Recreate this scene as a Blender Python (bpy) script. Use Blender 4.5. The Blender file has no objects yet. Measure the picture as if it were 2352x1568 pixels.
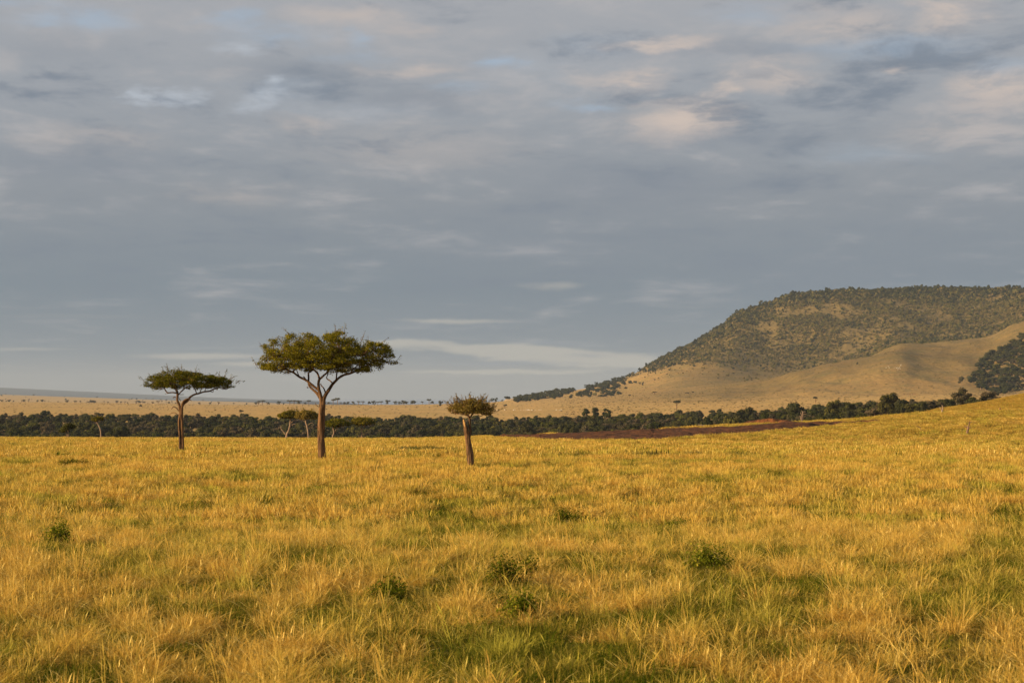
import bpy, math, random
import numpy as np
from mathutils import Vector

# ------------------------------------------------------------------ camera, sky, sun, exposure
SC = bpy.context.scene
COL = SC.collection
F = 1991.0            # focal length in pixels of a 1024 wide frame
HOR = 396.0           # horizon row
CAMZ = 4.0
PITCH = math.atan((HOR - 341.0) / F)
cam = bpy.data.cameras.new("camera")
cam.sensor_width = 36.0
cam.lens = F / 1024.0 * 36.0
cam.clip_start = 0.1
cam.clip_end = 120000.0
cam.dof.use_dof = True
cam.dof.focus_distance = 130.0
cam.dof.aperture_fstop = 4.0
cam_o = bpy.data.objects.new("camera", cam)
COL.objects.link(cam_o)
cam_o.location = (0, 0, CAMZ)
cam_o.rotation_euler = (math.radians(90) + PITCH, 0, 0)
SC.camera = cam_o

SUN_EL = math.radians(15.5)
SUN_AZ = math.radians(-106.0)      # azimuth of the sun from +Y, clockwise (negative = left)
to_sun = Vector((math.sin(SUN_AZ) * math.cos(SUN_EL), math.cos(SUN_AZ) * math.cos(SUN_EL), math.sin(SUN_EL)))
sl = bpy.data.lights.new("sun", 'SUN')
sl.energy = 5.0
sl.angle = math.radians(0.5)
sl.color = (1.0, 0.72, 0.40)
so = bpy.data.objects.new("sun", sl)
COL.objects.link(so)
so.rotation_euler = to_sun.to_track_quat('Z', 'Y').to_euler()

SC.view_settings.view_transform = 'Standard'
SC.view_settings.look = 'None'
SC.view_settings.exposure = 0.86
SC.view_settings.gamma = 1.0
SC.cycles.max_bounces = 6
SC.cycles.diffuse_bounces = 3
SC.cycles.glossy_bounces = 1
SC.cycles.transmission_bounces = 3
SC.cycles.transparent_max_bounces = 8
SC.cycles.volume_bounces = 0
SC.cycles.use_denoising = True


def s2l(c):
    c = c / 255.0
    return c / 12.92 if c <= 0.04045 else ((c + 0.055) / 1.055) ** 2.4


def rgb(r, g, b):
    return (s2l(r), s2l(g), s2l(b), 1.0)


class NT:
    """small helper round a node tree"""
    def __init__(self, tree):
        self.t = tree
        tree.nodes.clear()

    def n(self, typ, **kw):
        nd = self.t.nodes.new(typ)
        ins = kw.pop('ins', {})
        for k, v in kw.items():
            setattr(nd, k, v)
        for k, v in ins.items():
            sock = nd.inputs[k]
            if isinstance(v, bpy.types.NodeSocket):
                self.t.links.new(v, sock)
            else:
                sock.default_value = v
        return nd

    def math(self, op, a, b=0.0, c=0.0, clamp=False):
        nd = self.n('ShaderNodeMath', operation=op, use_clamp=clamp)
        for i, v in enumerate((a, b, c)):
            if isinstance(v, bpy.types.NodeSocket):
                self.t.links.new(v, nd.inputs[i])
            else:
                nd.inputs[i].default_value = v
        return nd.outputs[0]

    def vmath(self, op, a, b=(0, 0, 0)):
        nd = self.n('ShaderNodeVectorMath', operation=op)
        for i, v in enumerate((a, b)):
            if isinstance(v, bpy.types.NodeSocket):
                self.t.links.new(v, nd.inputs[i])
            else:
                nd.inputs[i].default_value = v
        return nd.outputs['Value'] if op in ('LENGTH', 'DOT_PRODUCT') else nd.outputs[0]

    def mix(self, fac, a, b, mode='MIX'):
        nd = self.n('ShaderNodeMixRGB', blend_type=mode)
        for i, v in enumerate((fac, a, b)):
            if isinstance(v, bpy.types.NodeSocket):
                self.t.links.new(v, nd.inputs[i])
            else:
                nd.inputs[i].default_value = v
        return nd.outputs[0]

    def noise(self, vec, scale, detail=4.0, rough=0.55, dist=0.0):
        nd = self.n('ShaderNodeTexNoise', ins={'Vector': vec, 'Scale': scale, 'Detail': detail,
                                               'Roughness': rough, 'Distortion': dist})
        return nd.outputs[0]

    def rng(self, v, a, b, c=0.0, d=1.0, smooth=True):
        nd = self.n('ShaderNodeMapRange', interpolation_type='SMOOTHSTEP' if smooth else 'LINEAR',
                    ins={0: v, 1: a, 2: b, 3: c, 4: d})
        return nd.outputs[0]

    def link(self, a, b):
        self.t.links.new(a, b)


def build_world():
    w = bpy.data.worlds.new("World")
    SC.world = w
    w.use_nodes = True
    N = NT(w.node_tree)
    sky = N.n('ShaderNodeTexSky', sky_type='NISHITA', sun_disc=False, sun_elevation=SUN_EL,
              sun_rotation=SUN_AZ % (2 * math.pi), air_density=1.0, dust_density=1.5)
    d = N.n('ShaderNodeTexCoord').outputs['Generated']
    sep = N.n('ShaderNodeSeparateXYZ', ins={0: d})
    X, Y, Z = sep.outputs
    # cloud deck coordinates: the view direction carried to a flat layer overhead
    zz = N.math('ADD', N.math('MAXIMUM', Z, 0.0), 0.055)
    q = N.n('ShaderNodeCombineXYZ', ins={0: N.math('DIVIDE', X, zz), 1: N.math('MULTIPLY', N.math('DIVIDE', Y, zz), 0.62), 2: 0.0}).outputs[0]
    n_big = N.noise(q, 1.0, 8.0, 0.6, 0.4)
    n_mid = N.noise(N.vmath('ADD', q, (13.1, 4.2, 0.0)), 2.6, 6.0, 0.6, 0.4)
    n_fine = N.noise(N.vmath('ADD', q, (3.1, 41.2, 0.0)), 7.0, 7.0, 0.66, 0.5)
    # azimuth and elevation of the direction, for the places of the larger clouds
    az = N.math('ARCTAN2', X, Y)
    hz = N.math('SQRT', N.math('ADD', N.math('MULTIPLY', X, X), N.math('MULTIPLY', Y, Y)))
    el = N.math('DIVIDE', Z, hz)
    u = N.math('MULTIPLY_ADD', az, F, 512.0)
    v = N.math('MULTIPLY_ADD', el, -F, HOR)
    wob = N.noise(N.n('ShaderNodeCombineXYZ', ins={0: N.math('MULTIPLY', u, 0.011), 1: N.math('MULTIPLY', v, 0.03), 2: 2.0}).outputs[0], 1.0, 5.0, 0.62)
    wob2 = N.noise(N.n('ShaderNodeCombineXYZ', ins={0: N.math('MULTIPLY', u, 0.009), 1: N.math('MULTIPLY', v, 0.025), 2: 9.0}).outputs[0], 1.0, 5.0, 0.62)
    uu = N.math('MULTIPLY_ADD', N.math('SUBTRACT', wob, 0.5), 130.0, u)
    vv = N.math('MULTIPLY_ADD', N.math('SUBTRACT', wob2, 0.5), 46.0, v)
    uv = N.n('ShaderNodeCombineXYZ', ins={0: uu, 1: vv, 2: 0.0}).outputs[0]
    vvs = N.math('MULTIPLY_ADD', N.math('SUBTRACT', wob2, 0.5), 14.0, v)
    uvs = N.n('ShaderNodeCombineXYZ', ins={0: uu, 1: vvs, 2: 0.0}).outputs[0]

    def blobs(lst, coords):
        acc = None
        for (cx, cy, sx, sy, g) in lst:
            p = N.vmath('MULTIPLY', N.vmath('SUBTRACT', coords, (cx, cy, 0.0)), (1.0 / (sx * 2.0), 1.0 / (sy * 2.0), 0.0))
            r = N.rng(N.vmath('LENGTH', p), 1.0, 0.0, 0.0, g)
            acc = r if acc is None else N.math('ADD', acc, r)
        return acc
    blue = blobs([(91, 26, 30, 9, .9), (13, 11, 45, 8, .8), (231, 20, 20, 8, .9), (261, 37, 42, 7, .8), (357, 40, 14, 5, .8),
                  (500, 63, 18, 6, .8), (468, 87, 28, 5, .5), (344, 52, 22, 5, .5), (588, 102, 26, 5, .9), (518, 65, 15, 6, .6),
                  (743, 13, 34, 9, .5), (882, 50, 70, 9, .6), (1008, 74, 28, 9, .6), (860, 157, 50, 9, .35), (48, 30, 30, 5, .5),
                  (600, 40, 40, 12, .25), (280, 90, 40, 10, .3)], uv)
    white = blobs([(235, 49, 22, 6, .8), (270, 80, 13, 5, .9), (152, 101, 13, 5, .9), (183, 99, 15, 5, .9), (250, 109, 19, 9, .8),
                   (270, 97, 17, 6, .7), (560, 70, 50, 20, .2), (350, 110, 60, 8, .3)], uv)
    warm = blobs([(664, 43, 38, 5, .9), (629, 79, 19, 8, .9), (592, 74, 22, 6, .5), (769, 78, 34, 12, .8), (721, 92, 15, 5, 1.),
                  (682, 100, 30, 5, .8), (677, 124, 42, 12, .8), (708, 117, 32, 10, .6), (1002, 96, 34, 17, .9), (945, 17, 30, 18, 1.),
                  (827, 26, 44, 14, .6), (899, 74, 18, 3, .6), (357, 17, 48, 9, .6), (413, 65, 38, 6, .6), (300, 128, 22, 9, .5),
                  (420, 30, 22, 5, .4), (109, 144, 50, 11, .3), (228, 196, 45, 8, .25), (960, 130, 60, 20, .35), (420, 150, 90, 18, .25)], uv)
    dark = blobs([(98, 165, 65, 12, .7), (413, 98, 55, 12, .7), (305, 72, 55, 13, .7), (750, 52, 65, 9, .6), (700, 104, 20, 3, .6),
                  (750, 139, 95, 9, .5), (643, 185, 90, 18, .6), (560, 240, 130, 30, .4), (930, 250, 120, 40, .35), (60, 60, 60, 16, .3),
                  (980, 110, 30, 6, .2), (800, 280, 90, 20, .4)], uv)
    streak = blobs([(480, 349, 60, 4, .8), (560, 356, 75, 5, .95), (612, 363, 52, 4.5, .8), (30, 350, 60, 2.0, .35), (212, 356, 68, 3.2, .5),
                    (450, 321, 55, 2.6, .45), (540, 286, 30, 5, .35), (400, 343, 40, 3, .6), (250, 364, 40, 2.4, .5), (505, 371, 95, 2.2, .6),
                    (90, 318, 80, 3, .2), (700, 305, 60, 3, .2)], uvs)
    streak = N.rng(streak, 0.1, 0.6, 0.0, 0.95)
    bar = blobs([(500, 363, 60, 2.2, .9), (455, 357, 30, 1.5, .6), (590, 355, 20, 2.0, .6), (560, 344, 20, 1.4, .6)], uvs)
    # overcast base: lighter overhead, slate lower down, warmer at the horizon
    ramp = N.n('ShaderNodeValToRGB', ins={0: N.math('DIVIDE', v, 400.0)})
    cr = ramp.color_ramp
    stops = [(0.0, rgb(172, 171, 173)), (0.25, rgb(161, 163, 167)), (0.5, rgb(145, 149, 154)), (0.72, rgb(126, 137, 146)),
             (0.88, rgb(131, 140, 148)), (1.0, rgb(146, 147, 150))]
    cr.elements[0].position = 0.0
    cr.elements[0].color = stops[0][1]
    cr.elements[1].position = 1.0
    cr.elements[1].color = stops[-1][1]
    for p, c in stops[1:-1]:
        e = cr.elements.new(p)
        e.color = c
    base = ramp.outputs[0]
    amp = N.rng(v, 330.0, 110.0, 0.5, 1.15)
    nn = N.math('ADD', N.math('MULTIPLY', N.math('SUBTRACT', n_big, 0.5), 1.0), N.math('MULTIPLY', N.math('SUBTRACT', n_mid, 0.5), 1.05))
    nn = N.math('ADD', nn, N.math('MULTIPLY', N.math('SUBTRACT', n_fine, 0.5), N.rng(v, 90.0, 240.0, 0.45, 0.2)))
    nn = N.math('MULTIPLY', nn, amp)
    band = N.noise(N.n('ShaderNodeCombineXYZ', ins={0: N.math('MULTIPLY', u, 0.0045), 1: N.math('MULTIPLY', v, 0.022), 2: 5.0}).outputs[0], 1.0, 6.0, 0.6, 0.5)
    nn = N.math('ADD', nn, N.math('MULTIPLY', N.math('SUBTRACT', band, 0.5), N.rng(v, 360.0, 250.0, 0.1, 0.62)))
    up = N.rng(nn, 0.0, 0.34, 0.0, 0.75)
    dn = N.rng(nn, 0.0, -0.34, 0.0, 0.85)
    c = N.mix(up, base, rgb(186, 180, 178))
    c = N.mix(dn, c, rgb(124, 133, 145))
    c = N.mix(N.math('MULTIPLY', dark, 0.75, clamp=True), c, rgb(132, 139, 149))
    brk = N.rng(N.math('ADD', N.math('MULTIPLY', n_mid, 0.5), N.math('MULTIPLY', n_fine, 0.5)), 0.42, 0.54, 0.35, 1.0)
    brk2 = N.rng(n_fine, 0.34, 0.58, 0.35, 1.0)
    # blue gaps show the clear sky behind, thinly veiled
    clear = N.mix(1.0, sky.outputs[0], (0.1, 0.1, 0.1, 1), 'MULTIPLY')
    clear = N.mix(0.25, rgb(176, 193, 212), clear)
    c = N.mix(N.math('MULTIPLY', N.math('MULTIPLY', blue, brk2), 0.65, clamp=True), c, clear)
    c = N.mix(N.math('MULTIPLY', N.math('MULTIPLY', white, brk2), 0.75, clamp=True), c, rgb(196, 200, 206))
    c = N.mix(N.math('MULTIPLY', N.math('MULTIPLY', warm, brk), 0.9, clamp=True), c, rgb(214, 194, 180))
    c = N.mix(N.math('MULTIPLY', streak, 0.9, clamp=True), c, rgb(192, 184, 172))
    c = N.mix(N.math('MULTIPLY', bar, 0.8, clamp=True), c, rgb(138, 146, 156))
    # below the horizon: dull earth (only seen by bounced light)
    c = N.mix(N.rng(Z, -0.02, -0.05, 0.0, 1.0), c, (0.12, 0.085, 0.04, 1))
    c = N.mix(1.0, c, (5.0, 5.28, 5.55, 1), 'MULTIPLY')
    bg = N.n('ShaderNodeBackground', ins={'Color': c, 'Strength': 0.1})
    out = N.n('ShaderNodeOutputWorld')
    N.link(bg.outputs[0], out.inputs[0])


build_world()

# ------------------------------------------------------------------ general helpers
rnd = np.random.default_rng(7)
random.seed(7)


def link(o, parent=None):
    COL.objects.link(o)
    if parent is not None:
        o.parent = parent
    return o


def tag(o, label=None, cat=None, group=None, kind=None):
    if label:
        o['label'] = label
    if cat:
        o['category'] = cat
    if group:
        o['group'] = group
    if kind:
        o['kind'] = kind
    return o


def mesh_np(name, V, Fc, mats, midx=None, smooth=False):
    V = np.asarray(V, dtype=np.float32)
    Fc = np.asarray(Fc, dtype=np.int32)
    me = bpy.data.meshes.new(name)
    me.vertices.add(len(V))
    me.vertices.foreach_set('co', V.ravel())
    k = Fc.shape[1]
    me.loops.add(Fc.size)
    me.loops.foreach_set('vertex_index', Fc.ravel())
    me.polygons.add(len(Fc))
    me.polygons.foreach_set('loop_start', np.arange(0, Fc.size, k, dtype=np.int32))
    me.polygons.foreach_set('loop_total', np.full(len(Fc), k, dtype=np.int32))
    for m in mats:
        me.materials.append(m)
    if midx is not None:
        me.polygons.foreach_set('material_index', np.asarray(midx, dtype=np.int32))
    if smooth:
        me.polygons.foreach_set('use_smooth', np.ones(len(Fc), dtype=bool))
    me.update(calc_edges=True)
    return me


def hsh(ix, iy, s):
    h = (ix.astype(np.int64) * 374761393 + iy.astype(np.int64) * 668265263 + s * 974634777) & 0xFFFFFFFF
    h = ((h ^ (h >> 13)) * 1274126177) & 0xFFFFFFFF
    h = h ^ (h >> 16)
    return (h & 0xFFFFFF) / float(0xFFFFFF)


def vnoise(x, y, s=0):
    x = np.asarray(x, dtype=np.float64)
    y = np.asarray(y, dtype=np.float64)
    ix, iy = np.floor(x).astype(np.int64), np.floor(y).astype(np.int64)
    fx, fy = x - ix, y - iy
    fx = fx * fx * (3 - 2 * fx)
    fy = fy * fy * (3 - 2 * fy)
    a, b = hsh(ix, iy, s), hsh(ix + 1, iy, s)
    c, d = hsh(ix, iy + 1, s), hsh(ix + 1, iy + 1, s)
    return (a * (1 - fx) + b * fx) * (1 - fy) + (c * (1 - fx) + d * fx) * fy


def fbm(x, y, s=0, o=4, g=0.5):
    r, a, t = 0.0, 1.0, 0.0
    for i in range(o):
        r = r + a * vnoise(x * 2 ** i, y * 2 ** i, s + i * 17)
        t += a
        a *= g
    return r / t


def worley(x, y, cell, s):
    """nearest jittered cell point: distance (cells), a random number of that cell, and the direction from it"""
    gx, gy = np.asarray(x) / cell, np.asarray(y) / cell
    ix, iy = np.floor(gx).astype(np.int64), np.floor(gy).astype(np.int64)
    bd = np.full(gx.shape, 9.0)
    bid, bx, by = np.zeros_like(bd), np.zeros_like(bd), np.zeros_like(bd)
    for a in (-1, 0, 1):
        for b in (-1, 0, 1):
            cx, cy = ix + a, iy + b
            dx, dy = gx - (cx + hsh(cx, cy, s)), gy - (cy + hsh(cx, cy, s + 1))
            sz = 0.75 + 0.6 * hsh(cx, cy, s + 2)
            d = np.hypot(dx, dy) / sz
            m = d < bd
            bd = np.where(m, d, bd)
            bid = np.where(m, hsh(cx, cy, s + 3), bid)
            bx = np.where(m, dx, bx)
            by = np.where(m, dy, by)
    return bd, bid, bx, by


# pixel rows (1024 wide frame) to slope z/y and back
def slope(py):
    vv = (341.0 - np.asarray(py, dtype=np.float64)) / F
    return (math.sin(PITCH) + vv * math.cos(PITCH)) / (math.cos(PITCH) - vv * math.sin(PITCH))


def tanx(px, py=400.0):
    vv = (341.0 - np.asarray(py, dtype=np.float64)) / F
    return ((np.asarray(px, dtype=np.float64) - 512.0) / F) / (math.cos(PITCH) - vv * math.sin(PITCH))


def zat(py, Y):
    return CAMZ + slope(py) * Y


K2 = 2352.0 / 1024.0


def L(*pts):
    """a line given in 2352-wide picture units: x, y pairs -> function of px(1024) giving py(1024)"""
    xs = np.array([p[0] for p in pts]) / K2
    ys = np.array([p[1] for p in pts]) / K2
    return lambda px: np.interp(px, xs, ys)


def LZ(*pts):
    xs = np.array([p[0] for p in pts]) / K2
    ys = np.array([p[1] for p in pts], dtype=float)
    return lambda px: np.interp(px, xs, ys)


crest = L((-400, 1004), (0, 1005), (600, 1008), (900, 1009), (1000, 1006), (1100, 1003), (1400, 988), (1700, 972), (1950, 962), (2120, 946), (2352, 938), (2800, 925))
skyl = L((1100, 926), (1171, 918), (1200, 915), (1396, 883), (1451, 864), (1559, 808), (1608, 781), (1671, 740), (1688, 722), (1739, 713), (1762, 705),
         (1796, 687), (1821, 680), (1871, 669), (1953, 661), (2054, 665), (2141, 669), (2352, 667), (2800, 672), (3200, 690))
spur = L((-400, 922), (0, 924), (402, 928), (550, 930.5), (950, 930), (1100, 927), (1263, 919), (1412, 912), (1450, 908), (1500, 903), (1600, 895),
         (1744, 879), (1779, 869), (1830, 856), (1881, 845), (1932, 834), (2010, 813), (2054, 787), (2080, 783), (2114, 787), (2190, 782), (2275, 776),
         (2301, 759), (2352, 740), (2800, 640))
mid45 = L((-400, 920), (0, 922), (402, 926), (550, 929), (950, 928), (1100, 925), (1200, 917), (1300, 906), (1412, 896), (1480, 884), (1560, 862), (1650, 856),
          (1744, 866), (1830, 862), (1932, 840), (2010, 820), (2054, 794), (2114, 795), (2190, 790), (2275, 784), (2352, 748), (2800, 650))
row28 = L((-400, 930), (0, 933), (550, 938), (1100, 940), (1500, 926), (1800, 913), (2000, 904), (2200, 901), (2300, 906), (2352, 902), (2800, 880))
row18 = L((-400, 950), (0, 952), (500, 957), (1100, 966), (1500, 962), (1700, 952), (2000, 938), (2200, 926), (2300, 917), (2352, 912), (2800, 900))
far14 = L((-400, 898), (0, 905), (402, 918.6), (550, 922), (700, 927), (900, 931), (1100, 933), (1300, 940))
mtn30 = L((-400, 872), (0, 889), (402, 908), (550, 914), (716, 919), (800, 925), (900, 932), (1100, 936))


def zcurve(px):
    """control heights for columns px -> arrays Ys, Zs[:, cols]"""
    c = zat(crest(px), 350.0) - 0.26
    rows = [(1.0, 0 * px), (30.0, 0 * px), (140.0, 0 * px - 0.35), (230.0, zat(1022 / K2, 230.0) + 0 * px),
            (350.0, c), (440.0, c - LZ((0, 3.0), (2000, 2.5), (2150, 1.0), (2800, 1.0))(px)),
            (700.0, LZ((0, -25), (1200, -24), (1500, -22), (1700, -17), (1900, -13), (2000, -11), (2080, -6), (2150, -.4), (2200, 0.5), (2280, 2.5), (2352, 4.9), (2800, 9))(px)),
            (1000.0, LZ((0, -24.5), (1200, -24), (1500, -21), (1700, -16), (1900, -12), (2000, -10), (2080, -8), (2200, -6), (2260, -5), (2352, -2), (2800, 0))(px)),
            (1600.0, LZ((0, -18), (1100, -21), (1500, -18), (1700, -15), (1900, -10.5), (2080, -7), (2200, -6), (2352, -2), (2800, 0))(px)),
            (1850.0, zat(row18(px), 1850.0)), (2800.0, zat(row28(px), 2800.0)), (3900.0, zat(spur(px), 3900.0)),
            (4500.0, zat(mid45(px), 4500.0))]
    k = zat(skyl(px) + np.clip((px - 620) / 60, 0, 1) * 2.6, 5600.0)
    leftz = zat(mid45(px) + 2.0, 5600.0)
    rows.append((5600.0, np.where(px < 1150 / K2, leftz, k)))
    k7 = np.where(px < 1150 / K2, zat(mid45(px) + 2.5, 7200.0), k - 25)
    rows.append((7200.0, k7))
    rows.append((14000.0, np.where(px < 1150 / K2, zat(far14(px), 14000.0), k7 * 0.3)))
    rows.append((20000.0, zat(far14(px) + 0.8, 20000.0)))
    rows.append((30000.0, zat(mtn30(px), 30000.0)))
    rows.append((38000.0, zat(mtn30(px) + 6, 38000.0)))
    return np.array([r[0] for r in rows]), np.array([r[1] for r in rows])


def pchip(x, y, xq):
    h = np.diff(x)
    dl = np.diff(y, axis=0) / h[:, None]
    n = len(x)
    m = np.zeros_like(y)
    for i in range(1, n - 1):
        w1, w2 = 2 * h[i] + h[i - 1], h[i] + 2 * h[i - 1]
        same = (dl[i - 1] * dl[i]) > 0
        den = w1 / np.where(same, dl[i - 1], 1) + w2 / np.where(same, dl[i], 1)
        m[i] = np.where(same, (w1 + w2) / den, 0)
    m[0], m[-1] = dl[0], dl[-1]
    j = np.clip(np.searchsorted(x, xq) - 1, 0, n - 2)
    t = ((xq - x[j]) / h[j])[:, None]
    H = h[j][:, None]
    return ((2 * t ** 3 - 3 * t ** 2 + 1) * y[j] + (t ** 3 - 2 * t ** 2 + t) * H * m[j] + (-2 * t ** 3 + 3 * t ** 2) * y[j + 1] + (t ** 3 - t ** 2) * H * m[j + 1])


PXC = np.concatenate([np.arange(-1400, -160, 62.0), np.arange(-160, 1184, 3.0), np.arange(1184, 2425, 62.0)])
TC = tanx(PXC)
YR = np.concatenate([np.geomspace(1.0, 24, 14)[:-1], np.geomspace(24, 360, 120)[:-1], np.geomspace(360, 1850, 60)[:-1],
                     np.geomspace(1850, 6200, 150)[:-1], np.geomspace(6200, 38000, 70)])
ys_, zs_ = zcurve(PXC)
# soften the columns sideways (keeps the crests, removes creases)
ker = np.array([1, 3, 5, 3, 1.0])
ker /= ker.sum()
pad = np.pad(zs_, ((0, 0), (2, 2)), mode='edge')
zs_ = sum(ker[i] * pad[:, i:i + zs_.shape[1]] for i in range(5))
for _r in range(len(ys_)):
    if 2700 < ys_[_r] < 4600:
        _w = np.hanning(15)
        _w /= _w.sum()
        _p = np.pad(zs_[_r], 7, mode='edge')
        zs_[_r] = np.convolve(_p, _w, mode='valid')
ZG = pchip(np.log(ys_), zs_, np.log(YR))
XG = TC[None, :] * YR[:, None]
YG = np.repeat(YR[:, None], len(TC), axis=1)
# relief: tussocky bumps near, gullies on the escarpment
near = np.clip((400 - YG) / 100, 0, 1) * np.clip((YG - 5) / 20, 0, 1)
ZG += near * ((fbm(XG / 3.0, YG / 3.0, 3, 3) - 0.5) * 0.22 + (fbm(XG / 22.0, YG / 22.0, 5, 2) - 0.5) * 0.5)
hillw = np.clip((YG - 4300) / 500, 0, 1) * np.clip((6400 - YG) / 500, 0, 1) * np.clip((PXC[None, :] - 600) / 60, 0, 1)
gx = XG * 0.8 + YG * 0.6
ZG += hillw * ((fbm(gx / 110.0, (YG - XG) / 600.0, 11, 4) - 0.5) * 44 + (fbm(XG / 40.0, YG / 60.0, 19, 3) - 0.5) * 8)
spw = np.clip((YG - 2600) / 600, 0, 1) * np.clip((4200 - YG) / 300, 0, 1) * np.clip((PXC[None, :] - 640) / 120, 0, 1)
ZG += spw * ((fbm(XG / 150.0, YG / 420.0, 31, 4) - 0.5) * 26 + (fbm(XG / 28.0, YG / 90.0, 37, 3) - 0.5) * 5.0)
plw = np.clip((YG - 1700) / 400, 0, 1) * np.clip((5200 - YG) / 600, 0, 1)
ZG += plw * (fbm(XG / 260.0, YG / 500.0, 41, 2) - 0.5) * 1.6


def zg(x, y):
    """terrain height at world x, y (arrays allowed)"""
    x = np.asarray(x, dtype=np.float64)
    y = np.maximum(np.asarray(y, dtype=np.float64), 1.0)
    t = x / y
    c = np.clip(np.interp(t, TC, np.arange(len(TC))), 0, len(TC) - 1.001)
    r = np.clip(np.interp(y, YR, np.arange(len(YR))), 0, len(YR) - 1.001)
    ci, ri = c.astype(int), r.astype(int)
    fc, fr = c - ci, r - ri
    return (ZG[ri, ci] * (1 - fc) + ZG[ri, ci + 1] * fc) * (1 - fr) + (ZG[ri + 1, ci] * (1 - fc) + ZG[ri + 1, ci + 1] * fc) * fr


def hit(px, py, y0=20.0, y1=36000.0):
    """first ground point seen through a pixel, between distances y0 and y1; None if only sky"""
    t = float(tanx(px, py))
    s = float(slope(py))
    Y = np.geomspace(y0, y1, 3000)
    dz = CAMZ + s * Y - zg(t * Y, Y)
    i = np.nonzero(dz < 0)[0]
    if len(i) == 0:
        return None
    i = i[0]
    y = Y[i] if i == 0 else Y[i - 1] + (Y[i] - Y[i - 1]) * dz[i - 1] / (dz[i - 1] - dz[i])
    return (t * y, y, float(zg(t * y, y)))


# ------------------------------------------------------------------ materials
def new_mat(name):
    m = bpy.data.materials.new(name)
    m.use_nodes = True
    N = NT(m.node_tree)
    out = N.n('ShaderNodeOutputMaterial')
    return m, N, out


def principled(N, out, color, rough=0.9, bump=None, spec=0.15):
    b = N.n('ShaderNodeBsdfPrincipled')
    if isinstance(color, bpy.types.NodeSocket):
        N.link(color, b.inputs['Base Color'])
    else:
        b.inputs['Base Color'].default_value = color
    b.inputs['Roughness'].default_value = rough
    b.inputs['Specular IOR Level'].default_value = spec
    if bump is not None:
        N.link(bump, b.inputs['Normal'])
    N.link(b.outputs[0], out.inputs[0])
    return b


def bump(N, h, strength, dist):
    return N.n('ShaderNodeBump', ins={'Height': h, 'Strength': strength, 'Distance': dist}).outputs[0]


def mat_ground():
    m, N, out = new_mat("savanna_soil")
    P = N.n('ShaderNodeNewGeometry').outputs['Position']
    a = N.noise(P, 0.9, 5, 0.6)
    b = N.noise(P, 0.08, 5, 0.6)
    c = N.noise(P, 7.0, 3, 0.6)
    col = N.mix(N.rng(a, 0.35, 0.65), (0.06, 0.05, 0.014, 1), (0.11, 0.08, 0.025, 1))
    col = N.mix(N.rng(b, 0.45, 0.65), col, (0.12, 0.115, 0.025, 1))
    col = N.mix(N.rng(c, 0.5, 0.75, 0, 0.5), col, (0.08, 0.05, 0.02, 1))
    principled(N, out, col, 0.95, bump(N, c, 0.6, 0.1))
    return m


def mat_plain():
    m, N, out = new_mat('far_grassland')
    P = N.n('ShaderNodeNewGeometry').outputs['Position']
    a = N.noise(P, 0.004, 6, 0.62)
    b = N.noise(P, 0.02, 5, 0.65)
    c = N.noise(P, 0.16, 4, 0.7)
    d = N.noise(P, 0.05, 3, 0.6)
    hl = N.n('ShaderNodeAttribute', attribute_name='upland').outputs['Fac']
    sc = N.n('ShaderNodeAttribute', attribute_name='scrub').outputs['Fac']
    straw = N.mix(hl, (0.56, 0.36, 0.125, 1), (0.23, 0.155, 0.048, 1))
    tan = N.mix(hl, (0.50, 0.31, 0.105, 1), (0.18, 0.12, 0.037, 1))
    green = N.mix(hl, (0.38, 0.28, 0.085, 1), (0.135, 0.11, 0.034, 1))
    col = N.mix(N.rng(a, 0.35, 0.65), straw, tan)
    col = N.mix(N.rng(b, 0.42, 0.68, 0, 0.8), col, green)
    col = N.mix(N.math('MULTIPLY', sc, N.rng(b, 0.30, 0.62, 1.0, 0.45)), col, (0.17, 0.125, 0.045, 1))
    col = N.mix(N.rng(c, 0.38, 0.66, 0, 0.75), col, N.mix(1.0, col, (0.55, 0.52, 0.45, 1), 'MULTIPLY'))
    col = N.mix(N.rng(c, 0.66, 0.74, 0, 0.4), col, (0.05, 0.045, 0.02, 1))
    bp = bump(N, N.math('ADD', N.math('MULTIPLY', c, 1.0), N.math('MULTIPLY', d, 2.0)), 0.8, 1.6)
    principled(N, out, col, 0.95, bp)
    return m


def mat_simple(name, c1, c2, scale, rough=0.9, bstr=0.5, bdist=0.05):
    m, N, out = new_mat(name)
    P = N.n('ShaderNodeTexCoord').outputs['Object']
    a = N.noise(P, scale, 5, 0.65)
    col = N.mix(N.rng(a, 0.35, 0.65), c1, c2)
    principled(N, out, col, rough, bump(N, a, bstr, bdist))
    return m


def mat_leaf(name, dark, light, tip, obj_var=0.0, transl=0.3, alt=None):
    """foliage: each leaf clump a little different, each tree a little different"""
    m, N, out = new_mat(name)
    g = N.n('ShaderNodeNewGeometry')
    r = g.outputs['Random Per Island']
    col = N.mix(r, dark, light)
    col = N.mix(N.rng(r, 0.82, 1.0, 0, 0.8), col, tip)
    oi = N.n('ShaderNodeObjectInfo').outputs['Random']
    if alt is not None:
        col = N.mix(N.math('MULTIPLY', oi, obj_var), col, alt)
    hv = N.n('ShaderNodeHueSaturation', ins={'Hue': 0.5, 'Saturation': 1.0,
                                             'Value': N.rng(N.math('FRACT', N.math('MULTIPLY', oi, 7.31)), 0.0, 1.0, 0.75, 1.25, False), 'Color': col})
    col = hv.outputs[0]
    df = N.n('ShaderNodeBsdfDiffuse', ins={'Color': col})
    tr = N.n('ShaderNodeBsdfTranslucent', ins={'Color': col})
    mx = N.n('ShaderNodeMixShader', ins={0: transl, 1: df.outputs[0], 2: tr.outputs[0]})
    N.link(mx.outputs[0], out.inputs[0])
    return m


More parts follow.
